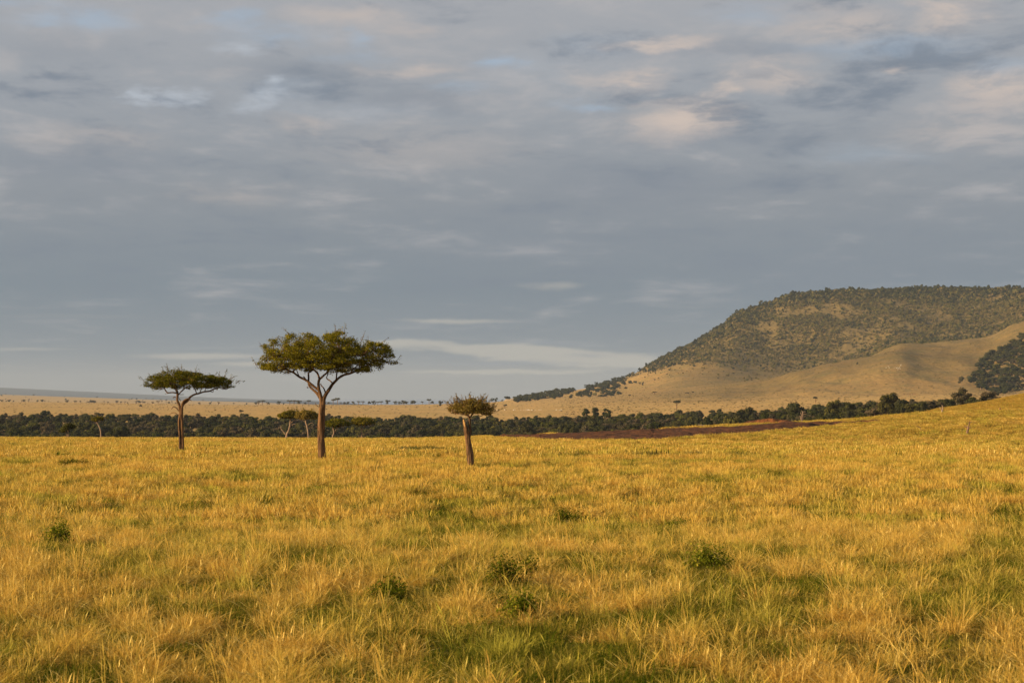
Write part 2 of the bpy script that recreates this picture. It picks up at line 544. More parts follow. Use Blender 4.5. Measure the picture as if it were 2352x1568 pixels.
def mat_grass(name, cols, transl=0.35):
    m, N, out = new_mat(name)
    g = N.n('ShaderNodeNewGeometry')
    r = g.outputs['Random Per Island']
    at = N.n('ShaderNodeAttribute', attribute_type='INSTANCER', attribute_name='tone')
    col = N.mix(r, cols[0], cols[1])
    col = N.mix(N.rng(r, 0.7, 1.0, 0, 1.0), col, cols[2])
    col = N.mix(N.math('MULTIPLY', at.outputs['Fac'], 0.9, clamp=True), col, cols[3])
    df = N.n('ShaderNodeBsdfDiffuse', ins={'Color': col})
    tr = N.n('ShaderNodeBsdfTranslucent', ins={'Color': col})
    mx = N.n('ShaderNodeMixShader', ins={0: transl, 1: df.outputs[0], 2: tr.outputs[0]})
    N.link(mx.outputs[0], out.inputs[0])
    return m


def mat_bark(name, c1, c2, c3, scale=1.0):
    m, N, out = new_mat(name)
    P = N.n('ShaderNodeTexCoord').outputs['Object']
    q = N.vmath('MULTIPLY', P, (7.0 * scale, 7.0 * scale, 0.9 * scale))
    a = N.noise(q, 1.0, 6, 0.75, 0.9)
    b = N.noise(P, 0.8 * scale, 3, 0.5)
    col = N.mix(N.rng(a, 0.40, 0.60), c1, c2)
    col = N.mix(N.rng(b, 0.4, 0.7, 0, 0.7), col, c3)
    principled(N, out, col, 0.9, bump(N, a, 1.0, 0.12))
    return m


M = {}
M['ground'] = mat_ground()
M['plain'] = mat_plain()
M['hill'] = M['plain']
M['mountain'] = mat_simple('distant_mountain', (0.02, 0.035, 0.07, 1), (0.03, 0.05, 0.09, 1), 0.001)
M['dirt'] = mat_simple('turned_earth', (0.035, 0.013, 0.004, 1), (0.15, 0.058, 0.02, 1), 0.9, 0.95, 1.0, 0.5)
M['bark'] = mat_bark('acacia_bark', (0.035, 0.021, 0.012, 1), (0.24, 0.135, 0.065, 1), (0.15, 0.085, 0.045, 1))
M['palebark'] = mat_bark('pale_bark', (0.20, 0.14, 0.10, 1), (0.42, 0.31, 0.23, 1), (0.30, 0.21, 0.15, 1))
M['deadwood'] = mat_bark('dead_wood', (0.13, 0.075, 0.05, 1), (0.34, 0.22, 0.15, 1), (0.24, 0.14, 0.09, 1))
M['rawwood'] = mat_bark('split_raw_wood', (0.45, 0.25, 0.09, 1), (0.62, 0.38, 0.15, 1), (0.5, 0.3, 0.12, 1))
M['leaf_main'] = mat_leaf('acacia_leaves', (0.065, 0.068, 0.006, 1), (0.22, 0.19, 0.015, 1), (0.52, 0.42, 0.045, 1))
M['leaf_left'] = mat_leaf('acacia_green_leaves', (0.05, 0.06, 0.006, 1), (0.18, 0.17, 0.015, 1), (0.42, 0.34, 0.035, 1))
M['leaf_feather'] = mat_leaf('feathery_brown_leaves', (0.12, 0.095, 0.02, 1), (0.27, 0.20, 0.045, 1), (0.42, 0.31, 0.08, 1))
M['leaf_mid'] = mat_leaf('mid_acacia_leaves', (0.07, 0.07, 0.010, 1), (0.20, 0.17, 0.02, 1), (0.38, 0.29, 0.04, 1))
M['leaf_far'] = mat_leaf('far_acacia_leaves', (0.035, 0.04, 0.016, 1), (0.07, 0.07, 0.03, 1), (0.11, 0.10, 0.04, 1), 0.5, 0.2, (0.10, 0.075, 0.04, 1))
M['leaf_forest'] = mat_leaf('forest_leaves', (0.016, 0.025, 0.007, 1), (0.040, 0.050, 0.012, 1), (0.085, 0.09, 0.02, 1), 0.5, 0.18, (0.085, 0.072, 0.034, 1))
M['leaf_olive'] = mat_leaf('olive_leaves', (0.042, 0.05, 0.010, 1), (0.085, 0.092, 0.017, 1), (0.15, 0.14, 0.03, 1), 0.4, 0.2, (0.13, 0.10, 0.04, 1))
M['leaf_grey'] = mat_leaf('greyish_leaves', (0.055, 0.048, 0.026, 1), (0.10, 0.082, 0.042, 1), (0.16, 0.13, 0.08, 1), 0.3, 0.2, (0.16, 0.11, 0.085, 1))
M['leaf_hill'] = mat_leaf('hill_shrub_leaves', (0.09, 0.098, 0.024, 1), (0.165, 0.16, 0.040, 1), (0.24, 0.21, 0.055, 1), 0.6, 0.2, (0.24, 0.155, 0.07, 1))
M['leaf_bush'] = mat_leaf('bush_leaves', (0.06, 0.08, 0.006, 1), (0.16, 0.18, 0.014, 1), (0.36, 0.30, 0.03, 1), transl=0.4)
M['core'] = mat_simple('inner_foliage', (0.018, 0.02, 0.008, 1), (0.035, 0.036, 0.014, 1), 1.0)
M['cow_white'] = mat_simple('pale_hide', (0.6, 0.55, 0.47, 1), (0.75, 0.7, 0.62, 1), 2.0)
M['cow_dark'] = mat_simple('dark_hide', (0.02, 0.015, 0.012, 1), (0.05, 0.035, 0.025, 1), 2.0)
M['cow_brown'] = mat_simple('brown_hide', (0.14, 0.06, 0.03, 1), (0.2, 0.09, 0.05, 1), 2.0)
M['rock'] = mat_simple('weathered_termite_earth', (0.12, 0.06, 0.05, 1), (0.24, 0.13, 0.10, 1), 3.0, 0.95, 1.0, 0.1)
M['dry'] = mat_grass('dry_grass', ((0.38, 0.23, 0.04, 1), (0.77, 0.52, 0.115, 1), (0.94, 0.73, 0.24, 1), (0.40, 0.38, 0.055, 1)))
M['green'] = mat_grass('green_grass', ((0.035, 0.06, 0.004, 1), (0.12, 0.15, 0.010, 1), (0.32, 0.27, 0.035, 1), (0.44, 0.28, 0.06, 1)))

# ------------------------------------------------------------------ the land
D1 = L((1380, 885), (1451, 862), (1520, 838), (1579, 816), (1650, 802), (1779, 800), (2000, 806), (2352, 800), (2800, 800))
D2 = L((1380, 890), (1451, 870), (1520, 850), (1579, 842), (1650, 850), (1779, 866), (1850, 870), (2352, 840), (2800, 800))
def land(name, rsel, csel, mat, label=None):
    r0, r1 = rsel
    c0, c1 = csel
    nr, nc = r1 - r0 + 1, c1 - c0 + 1
    V = np.stack([XG[r0:r1 + 1, c0:c1 + 1], YG[r0:r1 + 1, c0:c1 + 1], ZG[r0:r1 + 1, c0:c1 + 1]], -1).reshape(-1, 3)
    i = (np.arange(nr - 1)[:, None] * nc + np.arange(nc - 1)[None, :]).ravel()
    Fc = np.stack([i, i + 1, i + nc + 1, i + nc], 1)
    me = mesh_np(name, V, Fc, [mat], smooth=True)
    if mat is M['plain']:
        pxv = 512 + V[:, 0] / V[:, 1] * F
        pyv = HOR + (CAMZ - V[:, 2]) / V[:, 1] * F
        up = np.clip((pxv - 560) / 160, 0, 1) * np.clip((V[:, 1] - 2500) / 900, 0, 1)
        scr = np.clip((D2(pxv) - pyv) / np.maximum(D2(pxv) - D1(pxv), 0.5), 0, 1) * (V[:, 1] > 4150) * (pxv > 590)
        for nm, arr in (('upland', up), ('scrub', scr)):
            at = me.attributes.new(nm, 'FLOAT', 'POINT')
            at.data.foreach_set('value', arr.astype(np.float32))
    o = bpy.data.objects.new(name, me)
    link(o)
    tag(o, kind='structure')
    return o


rA = int(np.searchsorted(YR, 400.0))
rB = int(np.searchsorted(YR, 2700.0))
rC = int(np.searchsorted(YR, 17000.0))
cH = int(np.searchsorted(PXC, 600.0))
land('ground', (0, rA), (0, len(PXC) - 1), M['ground'])
land('valley', (rA, rB), (0, len(PXC) - 1), M['plain'])
land('plain', (rB, rC), (0, cH), M['plain'])
land('hills', (rB, rC), (cH, len(PXC) - 1), M['hill'])
land('mountains', (rC, len(YR) - 1), (0, len(PXC) - 1), M['mountain'])

# turned-earth bank along the crest on the right
bank_top = L((1120, 1001), (1200, 999), (1263, 998), (1332, 993.6), (1372, 988), (1426, 986), (1520, 985), (1588, 982), (1665, 981), (1728, 976.7), (1813, 972), (1932, 969), (2040, 966))
bank_bot = L((1120, 1005), (1200, 1008), (1263, 1011), (1366, 1013), (1485, 1011), (1554, 1007), (1605, 1002), (1665, 999), (1710, 995), (1830, 985), (1932, 974), (2040, 967))


def dirt_strip(name, x0, x1, top, bot, n, m_, amp, lift, seed):
    pxs = np.linspace(x0 / K2, x1 / K2, n)
    V = []
    for px in pxs:
        hb = hit(px, float(bot(px)), 120, 420)
        ht = hit(px, float(top(px)), 120, 420)
        yb = hb[1] if hb else 300.0
        yt = ht[1] if ht else 349.0
        yt = max(yt, yb + 4.0)
        wid = min(1.0, (px - pxs[0]) / 12, (pxs[-1] - px) / 12)
        for j in range(m_):
            f = j / (m_ - 1)
            y = yb + (yt - yb) * f
            x = float(tanx(px, 430)) * y
            edge = min(1.0, f * 4, (1 - f) * 4) * wid
            edge = max(edge, 0)
            nz = float(fbm(x / 5.0, y / 9.0, seed, 4))
            nz2 = float(vnoise(x / 1.3, y / 2.0, seed + 5))
            z = float(zg(x, y)) - 0.05 + edge * (lift + amp * max(0, nz - 0.3) * 1.6 + 0.28 * nz2)
            jx = (vnoise(x, y, 77) - 0.5) * 0.4
            V.append((x + jx, y, z))
    V = np.array(V)
    i = (np.arange(n - 1)[:, None] * m_ + np.arange(m_ - 1)[None, :]).ravel()
    Fc = np.stack([i, i + m_, i + m_ + 1, i + 1], 1)
    o = bpy.data.objects.new(name, mesh_np(name, V, Fc, [M['dirt']]))
    link(o)
    tag(o, kind='structure')


dirt_strip('dirt_bank', 1125, 2040, bank_top, bank_bot, 420, 56, 0.45, 0.05, 5)
dirt_strip('dirt_bank', 1690, 1840, L((1690, 970), (1760, 967), (1840, 969)), L((1690, 975), (1840, 972)), 90, 12, 0.8, 0.2, 9)


# ------------------------------------------------------------------ instancing for stuff
def gn_scatter(name, pts, idx, rot, scl, protos, tone=None, label=None):
    col = bpy.data.collections.new(name + '_pieces')
    for k, me in enumerate(protos):
        o = bpy.data.objects.new('%s_piece_%02d' % (name, k), me)
        col.objects.link(o)
    me = bpy.data.meshes.new(name)
    me.vertices.add(len(pts))
    me.vertices.foreach_set('co', np.asarray(pts, dtype=np.float32).ravel())
    a = me.attributes.new('idx', 'INT', 'POINT')
    a.data.foreach_set('value', np.asarray(idx, dtype=np.int32))
    a = me.attributes.new('rot', 'FLOAT_VECTOR', 'POINT')
    a.data.foreach_set('vector', np.asarray(rot, dtype=np.float32).ravel())
    a = me.attributes.new('scl', 'FLOAT_VECTOR', 'POINT')
    a.data.foreach_set('vector', np.asarray(scl, dtype=np.float32).ravel())
    a = me.attributes.new('tone', 'FLOAT', 'POINT')
    a.data.foreach_set('value', np.asarray(tone if tone is not None else np.zeros(len(pts)), dtype=np.float32))
    o = bpy.data.objects.new(name, me)
    link(o)
    g = bpy.data.node_groups.new(name + '_scatter', 'GeometryNodeTree')
    g.interface.new_socket('Geometry', in_out='INPUT', socket_type='NodeSocketGeometry')
    g.interface.new_socket('Geometry', in_out='OUTPUT', socket_type='NodeSocketGeometry')
    gi = g.nodes.new('NodeGroupInput')
    go = g.nodes.new('NodeGroupOutput')
    ci = g.nodes.new('GeometryNodeCollectionInfo')
    ci.inputs['Collection'].default_value = col
    ci.inputs['Separate Children'].default_value = True
    ip = g.nodes.new('GeometryNodeInstanceOnPoints')
    ip.inputs['Pick Instance'].default_value = True

    def attr(nm, dt):
        n = g.nodes.new('GeometryNodeInputNamedAttribute')
        n.data_type = dt
        n.inputs['Name'].default_value = nm
        return n.outputs['Attribute']
    e2r = g.nodes.new('FunctionNodeEulerToRotation')
    g.links.new(attr('rot', 'FLOAT_VECTOR'), e2r.inputs[0])
    g.links.new(gi.outputs[0], ip.inputs['Points'])
    g.links.new(ci.outputs[0], ip.inputs['Instance'])
    g.links.new(attr('idx', 'INT'), ip.inputs['Instance Index'])
    g.links.new(e2r.outputs[0], ip.inputs['Rotation'])
    g.links.new(attr('scl', 'FLOAT_VECTOR'), ip.inputs['Scale'])
    g.links.new(ip.outputs[0], go.inputs[0])
    md = o.modifiers.new('scatter', 'NODES')
    md.node_group = g
    tag(o, label=label, kind='stuff')
    return o


# ------------------------------------------------------------------ grass
def blades(seed, n, rad, h0, h1, w0, w1, lean, curve, segs=3, heads=0.0, name='tuft', mat=None):
    r = np.random.default_rng(seed)
    V, Fc = [], []
    for i in range(n):
        a = r.uniform(0, 2 * math.pi)
        rr = rad * math.sqrt(r.random())
        bx, by = rr * math.cos(a), rr * math.sin(a)
        h = r.uniform(h0, h1)
        w = r.uniform(w0, w1)
        la = a + r.normal(0, 0.7)
        ln = abs(r.normal(0, lean)) + 0.05
        cv = abs(r.normal(0, curve))
        fa = r.uniform(0, math.pi)
        wx, wy = math.cos(fa), math.sin(fa)
        b0 = len(V)
        head = r.random() < heads
        for s in range(segs + 1):
            f = s / segs
            off = h * (ln * f + cv * f * f)
            z = h * f * max(0.25, 1 - 0.45 * (ln + cv * f))
            ww = w * (1 - 0.75 * f)
            if head and s >= segs - 1:
                ww = w * (1.9 if s == segs - 1 else 0.5)
            px, py = bx + math.cos(la) * off, by + math.sin(la) * off
            V.append((px - wx * ww / 2, py - wy * ww / 2, z - 0.03))
            V.append((px + wx * ww / 2, py + wy * ww / 2, z - 0.03))
            if s:
                k = b0 + 2 * s
                Fc.append((k - 2, k - 1, k + 1, k))
    return mesh_np(name, V, Fc, [mat])


def build_grass():
    near_dry = [blades(100 + k, 85, 0.17, 0.12, 0.34, 0.005, 0.010, 0.45, 0.9, 4, 0.2, 'dry_tuft', M['dry']) for k in range(6)]
    near_dry += [blades(150 + k, 14, 0.16, 0.3, 0.8, 0.006, 0.012, 0.32, 1.0, 6, 0.3, 'dry_stalks', M['dry']) for k in range(2)]
    near_green = [blades(200 + k, 95, 0.3, 0.07, 0.24, 0.007, 0.014, 0.5, 0.8, 3, 0, 'green_tuft', M['green']) for k in range(5)]
    mid_dry = [blades(300 + k, 100, 0.38, 0.11, 0.34, 0.010, 0.022, 0.45, 0.6, 3, 0.2, 'dry_tuft', M['dry']) for k in range(5)]
    mid_green = [blades(400 + k, 70, 0.45, 0.08, 0.24, 0.016, 0.03, 0.5, 0.5, 2, 0, 'green_tuft', M['green']) for k in range(4)]
    far_dry = [blades(500 + k, 105, 0.85, 0.1, 0.36, 0.03, 0.06, 0.4, 0.4, 2, 0, 'dry_tuft', M['dry']) for k in range(5)]
    far_green = [blades(600 + k, 60, 0.9, 0.07, 0.24, 0.05, 0.08, 0.4, 0.3, 2, 0, 'green_tuft', M['green']) for k in range(4)]

    def zone(y0, y1, dens, seed):
        r = np.random.default_rng(seed)
        tw = 0.275
        area = tw * (y1 * y1 - y0 * y0) + 8 * (y1 - y0)
        n = int(area * dens)
        y = np.sqrt(r.uniform(y0 * y0, y1 * y1, n))
        x = r.uniform(-1, 1, n) * (tw * y + 4)
        return r, x, y

    def patch(x, y):
        g = 0.45 * fbm(x / 7.0, y / 10.0, 50, 3) + 0.55 * fbm(x / 2.0, y / 2.6, 51, 4)
        h = fbm(x / 1.0, y / 1.3, 60, 3)           # small: tall against low
        return g, h
    P, I, R, S, T = [], [], [], [], []
    P2, I2, R2, S2, T2 = [], [], [], [], []
    # y0, y1, dry per m2, green per m2, dry pieces, green pieces, tussock cell
    zones = [(20, 62, 42, 22, 0, 8, 0, 5, 0.68), (60, 135, 16, 8, 8, 5, 5, 4, 1.2), (132, 358, 3.6, 1.8, 13, 5, 9, 4, 2.8), (358, 800, 1.3, 1.6, 13, 5, 9, 4, 6.0)]

    def bank(x, y):
        px = 512 + x / y * F
        py = HOR + (CAMZ - zg(x, y)) / y * F
        ob = (px > 1125 / K2) & (px < 2000 / K2) & (y > 250) & (py < bank_bot(px) + 0.1) & (py > bank_top(px) - 0.1)
        return px, ob | ((y >= 358) & (px < 850))
    for zi, (y0, y1, dd, dg, i0, ni, j0, nj, cell) in enumerate(zones):
        r, x, y = zone(y0, y1, dd, 900 + zi)
        px, onbank = bank(x, y)
        g = 0.15 * fbm(x / 3.0, y / 5.0, 50, 3) + 0.85 * fbm(x / 2.2, y / 3.6, 51, 5, 0.85)
        d, cid, dx, dy = worley(x + 0.5 * fbm(x, y, 8, 2), y, cell, 70)
        far = np.clip((y - 90) / 120, 0, 1)
        right = np.clip((y - 225) / 30, 0, 1) * np.clip((px - 480) / 120, 0, 1)
        lush = np.clip((g - 0.497 + 0.055 * (1 - np.clip((y - 40) / 60, 0, 1)) + 0.005 * far) * 10.0, 0, 1)           # green hollows
        present = (cid > 0.26 - 0.08 * far + 0.6 * lush * (1 - 0.5 * far))
        dens = np.clip(1.18 - 2.75 * d + 0.8 * far, 0, 1) * present * (1 - 0.5 * lush) + 0.07 + 0.15 * far
        dens *= (1 - 0.35 * right) * np.where(y > 358, 0.3, 1.0)
        keep = (r.random(len(x)) < dens) & ~onbank
        x, y, g, d, cid, dx, dy, far, right, lush = [q[keep] for q in (x, y, g, d, cid, dx, dy, far, right, lush)]
        n = len(x)
        big = 0.75 + 0.95 * np.abs(np.sin(cid * 37.0))
        hs = big * np.clip(1.15 - 0.7 * d, 0.45, 1.2) * r.uniform(0.75, 1.25, n)
        hs = hs * (1 - 0.15 * far) * (1 - 0.35 * right)
        tilt = np.clip(d, 0, 0.8) * 0.7
        ln = np.hypot(dx, dy) + 1e-6
        yaw = r.uniform(0, 6.28, n)
        P.append(np.stack([x, y, zg(x, y) + 0.10 * (1 - far) * np.clip(1 - d * 1.5, 0, 1)], 1))
        ii = r.integers(0, ni, n)
        if zi == 0:
            ii = np.where(r.random(n) < 0.86, r.integers(0, 6, n), r.integers(6, 8, n))
        I.append(i0 + ii)
        # lean away from the middle of the tussock
        R.append(np.stack([-dy / ln * tilt + r.normal(0, .07, n), dx / ln * tilt + r.normal(0, .07, n), yaw * 0 + r.uniform(0, 6.28, n) * 0], 1))
        S.append(np.stack([0.8 + 0.25 * hs, 0.8 + 0.25 * hs, hs], 1))
        T.append(np.clip((g - 0.44) * 3.5 + (np.abs(np.sin(cid * 91.0)) - 0.6) * 0.5 + r.normal(0, .1, n) + right * .12 + 0.1 * (y > 358), 0, 1))
        r, x, y = zone(y0, y1, dg, 950 + zi)
        px, onbank = bank(x, y)
        x, y, px = x[~onbank], y[~onbank], px[~onbank]
        g = 0.15 * fbm(x / 3.0, y / 5.0, 50, 3) + 0.85 * fbm(x / 2.2, y / 3.6, 51, 5, 0.85)
        n = len(x)
        far = np.clip((y - 90) / 120, 0, 1)
        right = np.clip((y - 225) / 30, 0, 1) * np.clip((px - 480) / 120, 0, 1)
        lush = np.clip((g - 0.497 + 0.055 * (1 - np.clip((y - 40) / 60, 0, 1)) + 0.005 * far) * 10.0, 0, 1)
        hs = (0.5 + 0.8 * lush) * r.uniform(0.5, 1.6, n)
        P2.append(np.stack([x, y, zg(x, y)], 1))
        I2.append(j0 + r.integers(0, nj, n))
        R2.append(np.stack([r.normal(0, .12, n), r.normal(0, .12, n), r.uniform(0, 6.28, n)], 1))
        S2.append(np.stack([hs * .5 + .6, hs * .5 + .6, hs], 1))
        T2.append(np.clip(0.30 + 0.45 * far - 0.30 * lush + 0.3 * right + r.normal(0, .24, n), 0, 1))
    cat = np.concatenate
    gn_scatter('dry_grass', cat(P), cat(I), cat(R), cat(S), near_dry + mid_dry + far_dry, cat(T), 'golden dry savanna grass covering the plain')
    gn_scatter('green_grass', cat(P2), cat(I2), cat(R2), cat(S2), near_green + mid_green + far_green, cat(T2), 'short green undergrowth between the golden grass')


build_grass()


# ------------------------------------------------------------------ trees
def catmull(P, R, sub):
    P = np.array(P, dtype=float)
    R = np.array(R, dtype=float)
    if len(P) < 3:
        t = np.linspace(0, 1, sub + 1)[:, None]
        return P[0] + (P[-1] - P[0]) * t, (R[0] + (R[-1] - R[0]) * t[:, 0])
    Q = np.vstack([2 * P[0] - P[1], P, 2 * P[-1] - P[-2]])
    out, ro = [], []
    for i in range(len(P) - 1):
        p0, p1, p2, p3 = Q[i], Q[i + 1], Q[i + 2], Q[i + 3]
        for s in range(sub):
            t = s / sub
            out.append(0.5 * ((2 * p1) + (-p0 + p2) * t + (2 * p0 - 5 * p1 + 4 * p2 - p3) * t * t + (-p0 + 3 * p1 - 3 * p2 + p3) * t ** 3))
            ro.append(R[i] + (R[i + 1] - R[i]) * t)
    out.append(P[-1])
    ro.append(R[-1])
    return np.array(out), np.array(ro)


def tube(P, R, sides, V, Fc, rough=0.0, seed=0, flare=False):
    n = len(P)
    b0 = len(V)
    T = np.gradient(P, axis=0)
    T /= np.linalg.norm(T, axis=1)[:, None] + 1e-9
    ref = np.array([0.0, 1.0, 0.0]) if abs(T[0][1]) < 0.8 else np.array([1.0, 0.0, 0.0])
    for i in range(n):
        u = np.cross(ref, T[i])
        u /= np.linalg.norm(u) + 1e-9
        w = np.cross(T[i], u)
        for k in range(sides):
            a = 2 * math.pi * k / sides
            rr = R[i]
            if rough:
                rr *= 1 + rough * (float(vnoise(np.array(k * 1.37 + seed), np.array(i * 0.35), seed)) - 0.5) * 2
            V.append(P[i] + (u * math.cos(a) + w * math.sin(a)) * rr)
    for i in range(n - 1):
        for k in range(sides):
            k2 = (k + 1) % sides
            Fc.append((b0 + i * sides + k, b0 + i * sides + k2, b0 + (i + 1) * sides + k2, b0 + (i + 1) * sides + k))
    # caps (fan as degenerate-free quads for even side counts)
    for row in (0, n - 1):
        o = b0 + row * sides
        for k in range(1, sides - 2, 2):
            Fc.append((o, o + k, o + k + 1, o + k + 2) if row else (o, o + k + 2, o + k + 1, o + k))


def inpoly(x, z, poly):
    px = np.array([p[0] for p in poly], dtype=float)
    pz = np.array([p[1] for p in poly], dtype=float)
    r = np.zeros(len(x), dtype=bool)
    j = len(px) - 1
    for i in range(len(px)):
        c = ((pz[i] > z) != (pz[j] > z)) & (x < (px[j] - px[i]) * (z - pz[i]) / (pz[j] - pz[i] + 1e-12) + px[i])
        r ^= c
        j = i
    return r


def quads(C, size, r, up=0.0, outward=None, jitter=1.0, aspect=0.6):
    """leaf quads at centres C; returns V, F arrays"""
    n = len(C)
    N = r.normal(0, 1, (n, 3)) * jitter
    if outward is not None:
        N = N + outward
    N[:, 2] += up
    N /= np.linalg.norm(N, axis=1)[:, None] + 1e-9
    A = np.cross(N, r.normal(0, 1, (n, 3)))
    A /= np.linalg.norm(A, axis=1)[:, None] + 1e-9
    B = np.cross(N, A)
    s = (size * r.uniform(0.6, 1.4, n))[:, None] * 0.5
    V = np.stack([C - A * s, C - B * s * aspect, C + A * s, C + B * s * aspect], 1).reshape(-1, 3)
    Fc = np.arange(n * 4).reshape(-1, 4)
    return V, Fc


def acacia(name, label, cat, org, ppx, base, trunk, poly, leafmat, barkmat, seed, Yd=None, rs=0.92, foot=0.0, n_clump=150, n_leaf=110, leaf=0.10,
           depth=0.85, clump_r=(0.42, 0.2), group=None, spikes=60, sides=10, extra=None, thin=0.0, dropz=0.25, grow=1.03):
    """a tree traced in a picture crop: org = crop origin in 4096 px, ppx = crop px per 1024 px; trunk = list of limbs (x, y, r[, depth])"""
    r = np.random.default_rng(seed)
    bx = (org[0] / 4.0) + base[0] / ppx
    by = (org[1] / 4.0) + base[1] / ppx
    h = hit(bx, by + foot, 60, 420) if Yd is None else None
    if h is not None:
        X0, Y0, Z0 = h
    else:
        Y0 = Yd or 346.0
        X0 = float(tanx(bx, by)) * Y0
        Z0 = float(zg(X0, Y0))
    m = Y0 / F / ppx                     # metres per crop px
    zoff = zat(by, Y0) - Z0              # the traced foot against the soil
    root = bpy.data.objects.new(name, None)
    root.empty_display_size = 0.5
    root.location = (X0, Y0, Z0)
    link(root)
    tag(root, label, cat, group)

    def loc(x, y, d=0.0):
        return np.array([(x - base[0]) * m, d * m, (base[1] - y) * m + zoff])
    V, Fc = [], []
    skel = []
    for li, limb in enumerate(trunk):
        P = [loc(p[0], p[1], p[3] if len(p) > 3 else 0.0) for p in limb]
        R = [p[2] * m * rs for p in limb]
        if abs(limb[0][1] - base[1]) < 12 * (1 + 0 * li) and zoff + 0.3 > 0:
            P[0] = P[0] - np.array([0, 0, dropz + max(zoff, 0)])
            R[0] *= 1.12
        Pc, Rc = catmull(P, R, 5)
        tube(Pc, np.maximum(Rc, 0.008), sides if R[0] > 0.08 else 6, V, Fc, rough=0.13 if R[0] > 0.05 else 0.0, seed=seed + li)
        for q, rr in zip(Pc, Rc):
            if rr < limb[0][2] * m * 0.9 or rr < 0.12:
                skel.append(q)
    skel = np.array(skel) if skel else np.zeros((1, 3))
    # crown volume
    cxp, cyp = sum(p[0] for p in poly) / len(poly), sum(p[1] for p in poly) / len(poly)
    pl = [(cxp + (p[0] - cxp) * grow, cyp + (p[1] - cyp) * grow) for p in poly]
    x0, x1 = min(p[0] for p in pl), max(p[0] for p in pl)
    z0, z1 = min(p[1] for p in pl), max(p[1] for p in pl)
    xc, zc = (x0 + x1) / 2, z1 - (z1 - z0) * 0.35
    Ry = (x1 - x0) / 2 * depth

    def sample(n, shrink=1.0):
        out = []
        while len(out) < n:
            k = n * 4
            x = r.uniform(x0, x1, k)
            z = r.uniform(z0, z1, k)
            d = r.uniform(-Ry, Ry, k)
            s = np.sqrt(np.clip(1 - (d / Ry) ** 2, 0.02, 1)) * shrink
            sz = 1 - (1 - s) * 0.65
            ok = inpoly(xc + (x - xc) / s, zc + (z - zc) / sz, pl)
            out += list(np.stack([x[ok], z[ok], d[ok]], 1))
        return np.array(out[:n])

    def inside(q):
        d = q[:, 2]
        s = np.sqrt(np.clip(1 - (d / Ry) ** 2, 0.02, 1))
        sz = 1 - (1 - s) * 0.65
        return inpoly(xc + (q[:, 0] - xc) / s, zc + (q[:, 1] - zc) / sz, pl)
    cl = sample(n_clump, 0.97)
    C = []
    O = []
    TV, TF = [], []
    for c in cl:
        a = clump_r[0] * r.uniform(0.6, 1.25) / m
        b = clump_r[1] * r.uniform(0.6, 1.25) / m
        k = int(n_leaf * r.uniform(0.6, 1.4))
        dv = r.normal(0, 1, (k, 3))
        dv /= np.linalg.norm(dv, axis=1)[:, None]
        rad = r.random(k) ** 0.5
        q = c + np.stack([dv[:, 0] * a * rad, -dv[:, 1] * b * rad, dv[:, 2] * a * rad], 1)
        g = inside(q) | (r.random(k) < 0.10)
        C.append(q[g])
        O.append(np.stack([dv[g, 0], dv[g, 2], dv[g, 1]], 1))
        cc = loc(c[0], c[1], c[2])
        if len(skel) > 1 and r.random() < 0.75:
            dd = skel - cc
            dist = np.linalg.norm(dd * np.array([1, 1, 1.3]), axis=1) + np.where(skel[:, 2] > cc[2] + 0.2, 1.5, 0)
            s = skel[int(np.argmin(dist))]
            mid = (s + cc) / 2 + np.array([0, 0, -0.08 * np.linalg.norm(cc - s)]) + r.normal(0, 0.06, 3)
            Pc, Rc = catmull([s, mid, cc], [0.03, 0.02, 0.010], 3)
            tube(Pc, Rc * (1 + thin), 4, V, Fc)
    # wispy twigs that stand out of the crown edge, bearing few leaves
    edge = sample(spikes * 3, 1.0)
    edge = edge[np.argsort(edge[:, 1] + 0.25 * np.abs(edge[:, 0] - xc) * -1)][:spikes * 2]
    edge = edge[r.permutation(len(edge))[:spikes]]
    for e in edge:
        p = loc(*e)
        dr = np.array([(e[0] - xc) / (x1 - x0) * 1.6 + r.normal(0, .35), e[2] / Ry * 0.5, 0.7 + r.normal(0, .3)])
        dr /= np.linalg.norm(dr)
        ln = r.uniform(0.3, 0.8) * (clump_r[0] / 0.42)
        p2 = p + dr * ln
        Pc, Rc = catmull([p, (p + p2) / 2 + r.normal(0, .04, 3), p2], [0.016, 0.012, 0.006], 3)
        tube(Pc, Rc, 4, V, Fc)
        k = int(r.integers(8, 26))
        f = r.random(k)
        q3 = p + (p2 - p) * f[:, None] + r.normal(0, 0.055 * clump_r[0] / 0.42, (k, 3))
        C.append(np.stack([q3[:, 0] / m + base[0], base[1] - (q3[:, 2] - zoff) / m, q3[:, 1] / m], 1))
        O.append(np.tile(dr, (k, 1)))
    C = np.concatenate(C)
    O = np.concatenate(O)
    W = np.stack([(C[:, 0] - base[0]) * m, C[:, 2] * m, (base[1] - C[:, 1]) * m + zoff], 1)
    LV, LF = quads(W, leaf, r, 0.35, O * 0.6, 0.8, 0.75)
    t = bpy.data.objects.new('trunk', mesh_np('trunk', V, Fc, [barkmat], smooth=True))
    link(t, root)
    f = bpy.data.objects.new('crown', mesh_np('crown', LV, LF, [leafmat]))
    link(f, root)
    return root, loc, m


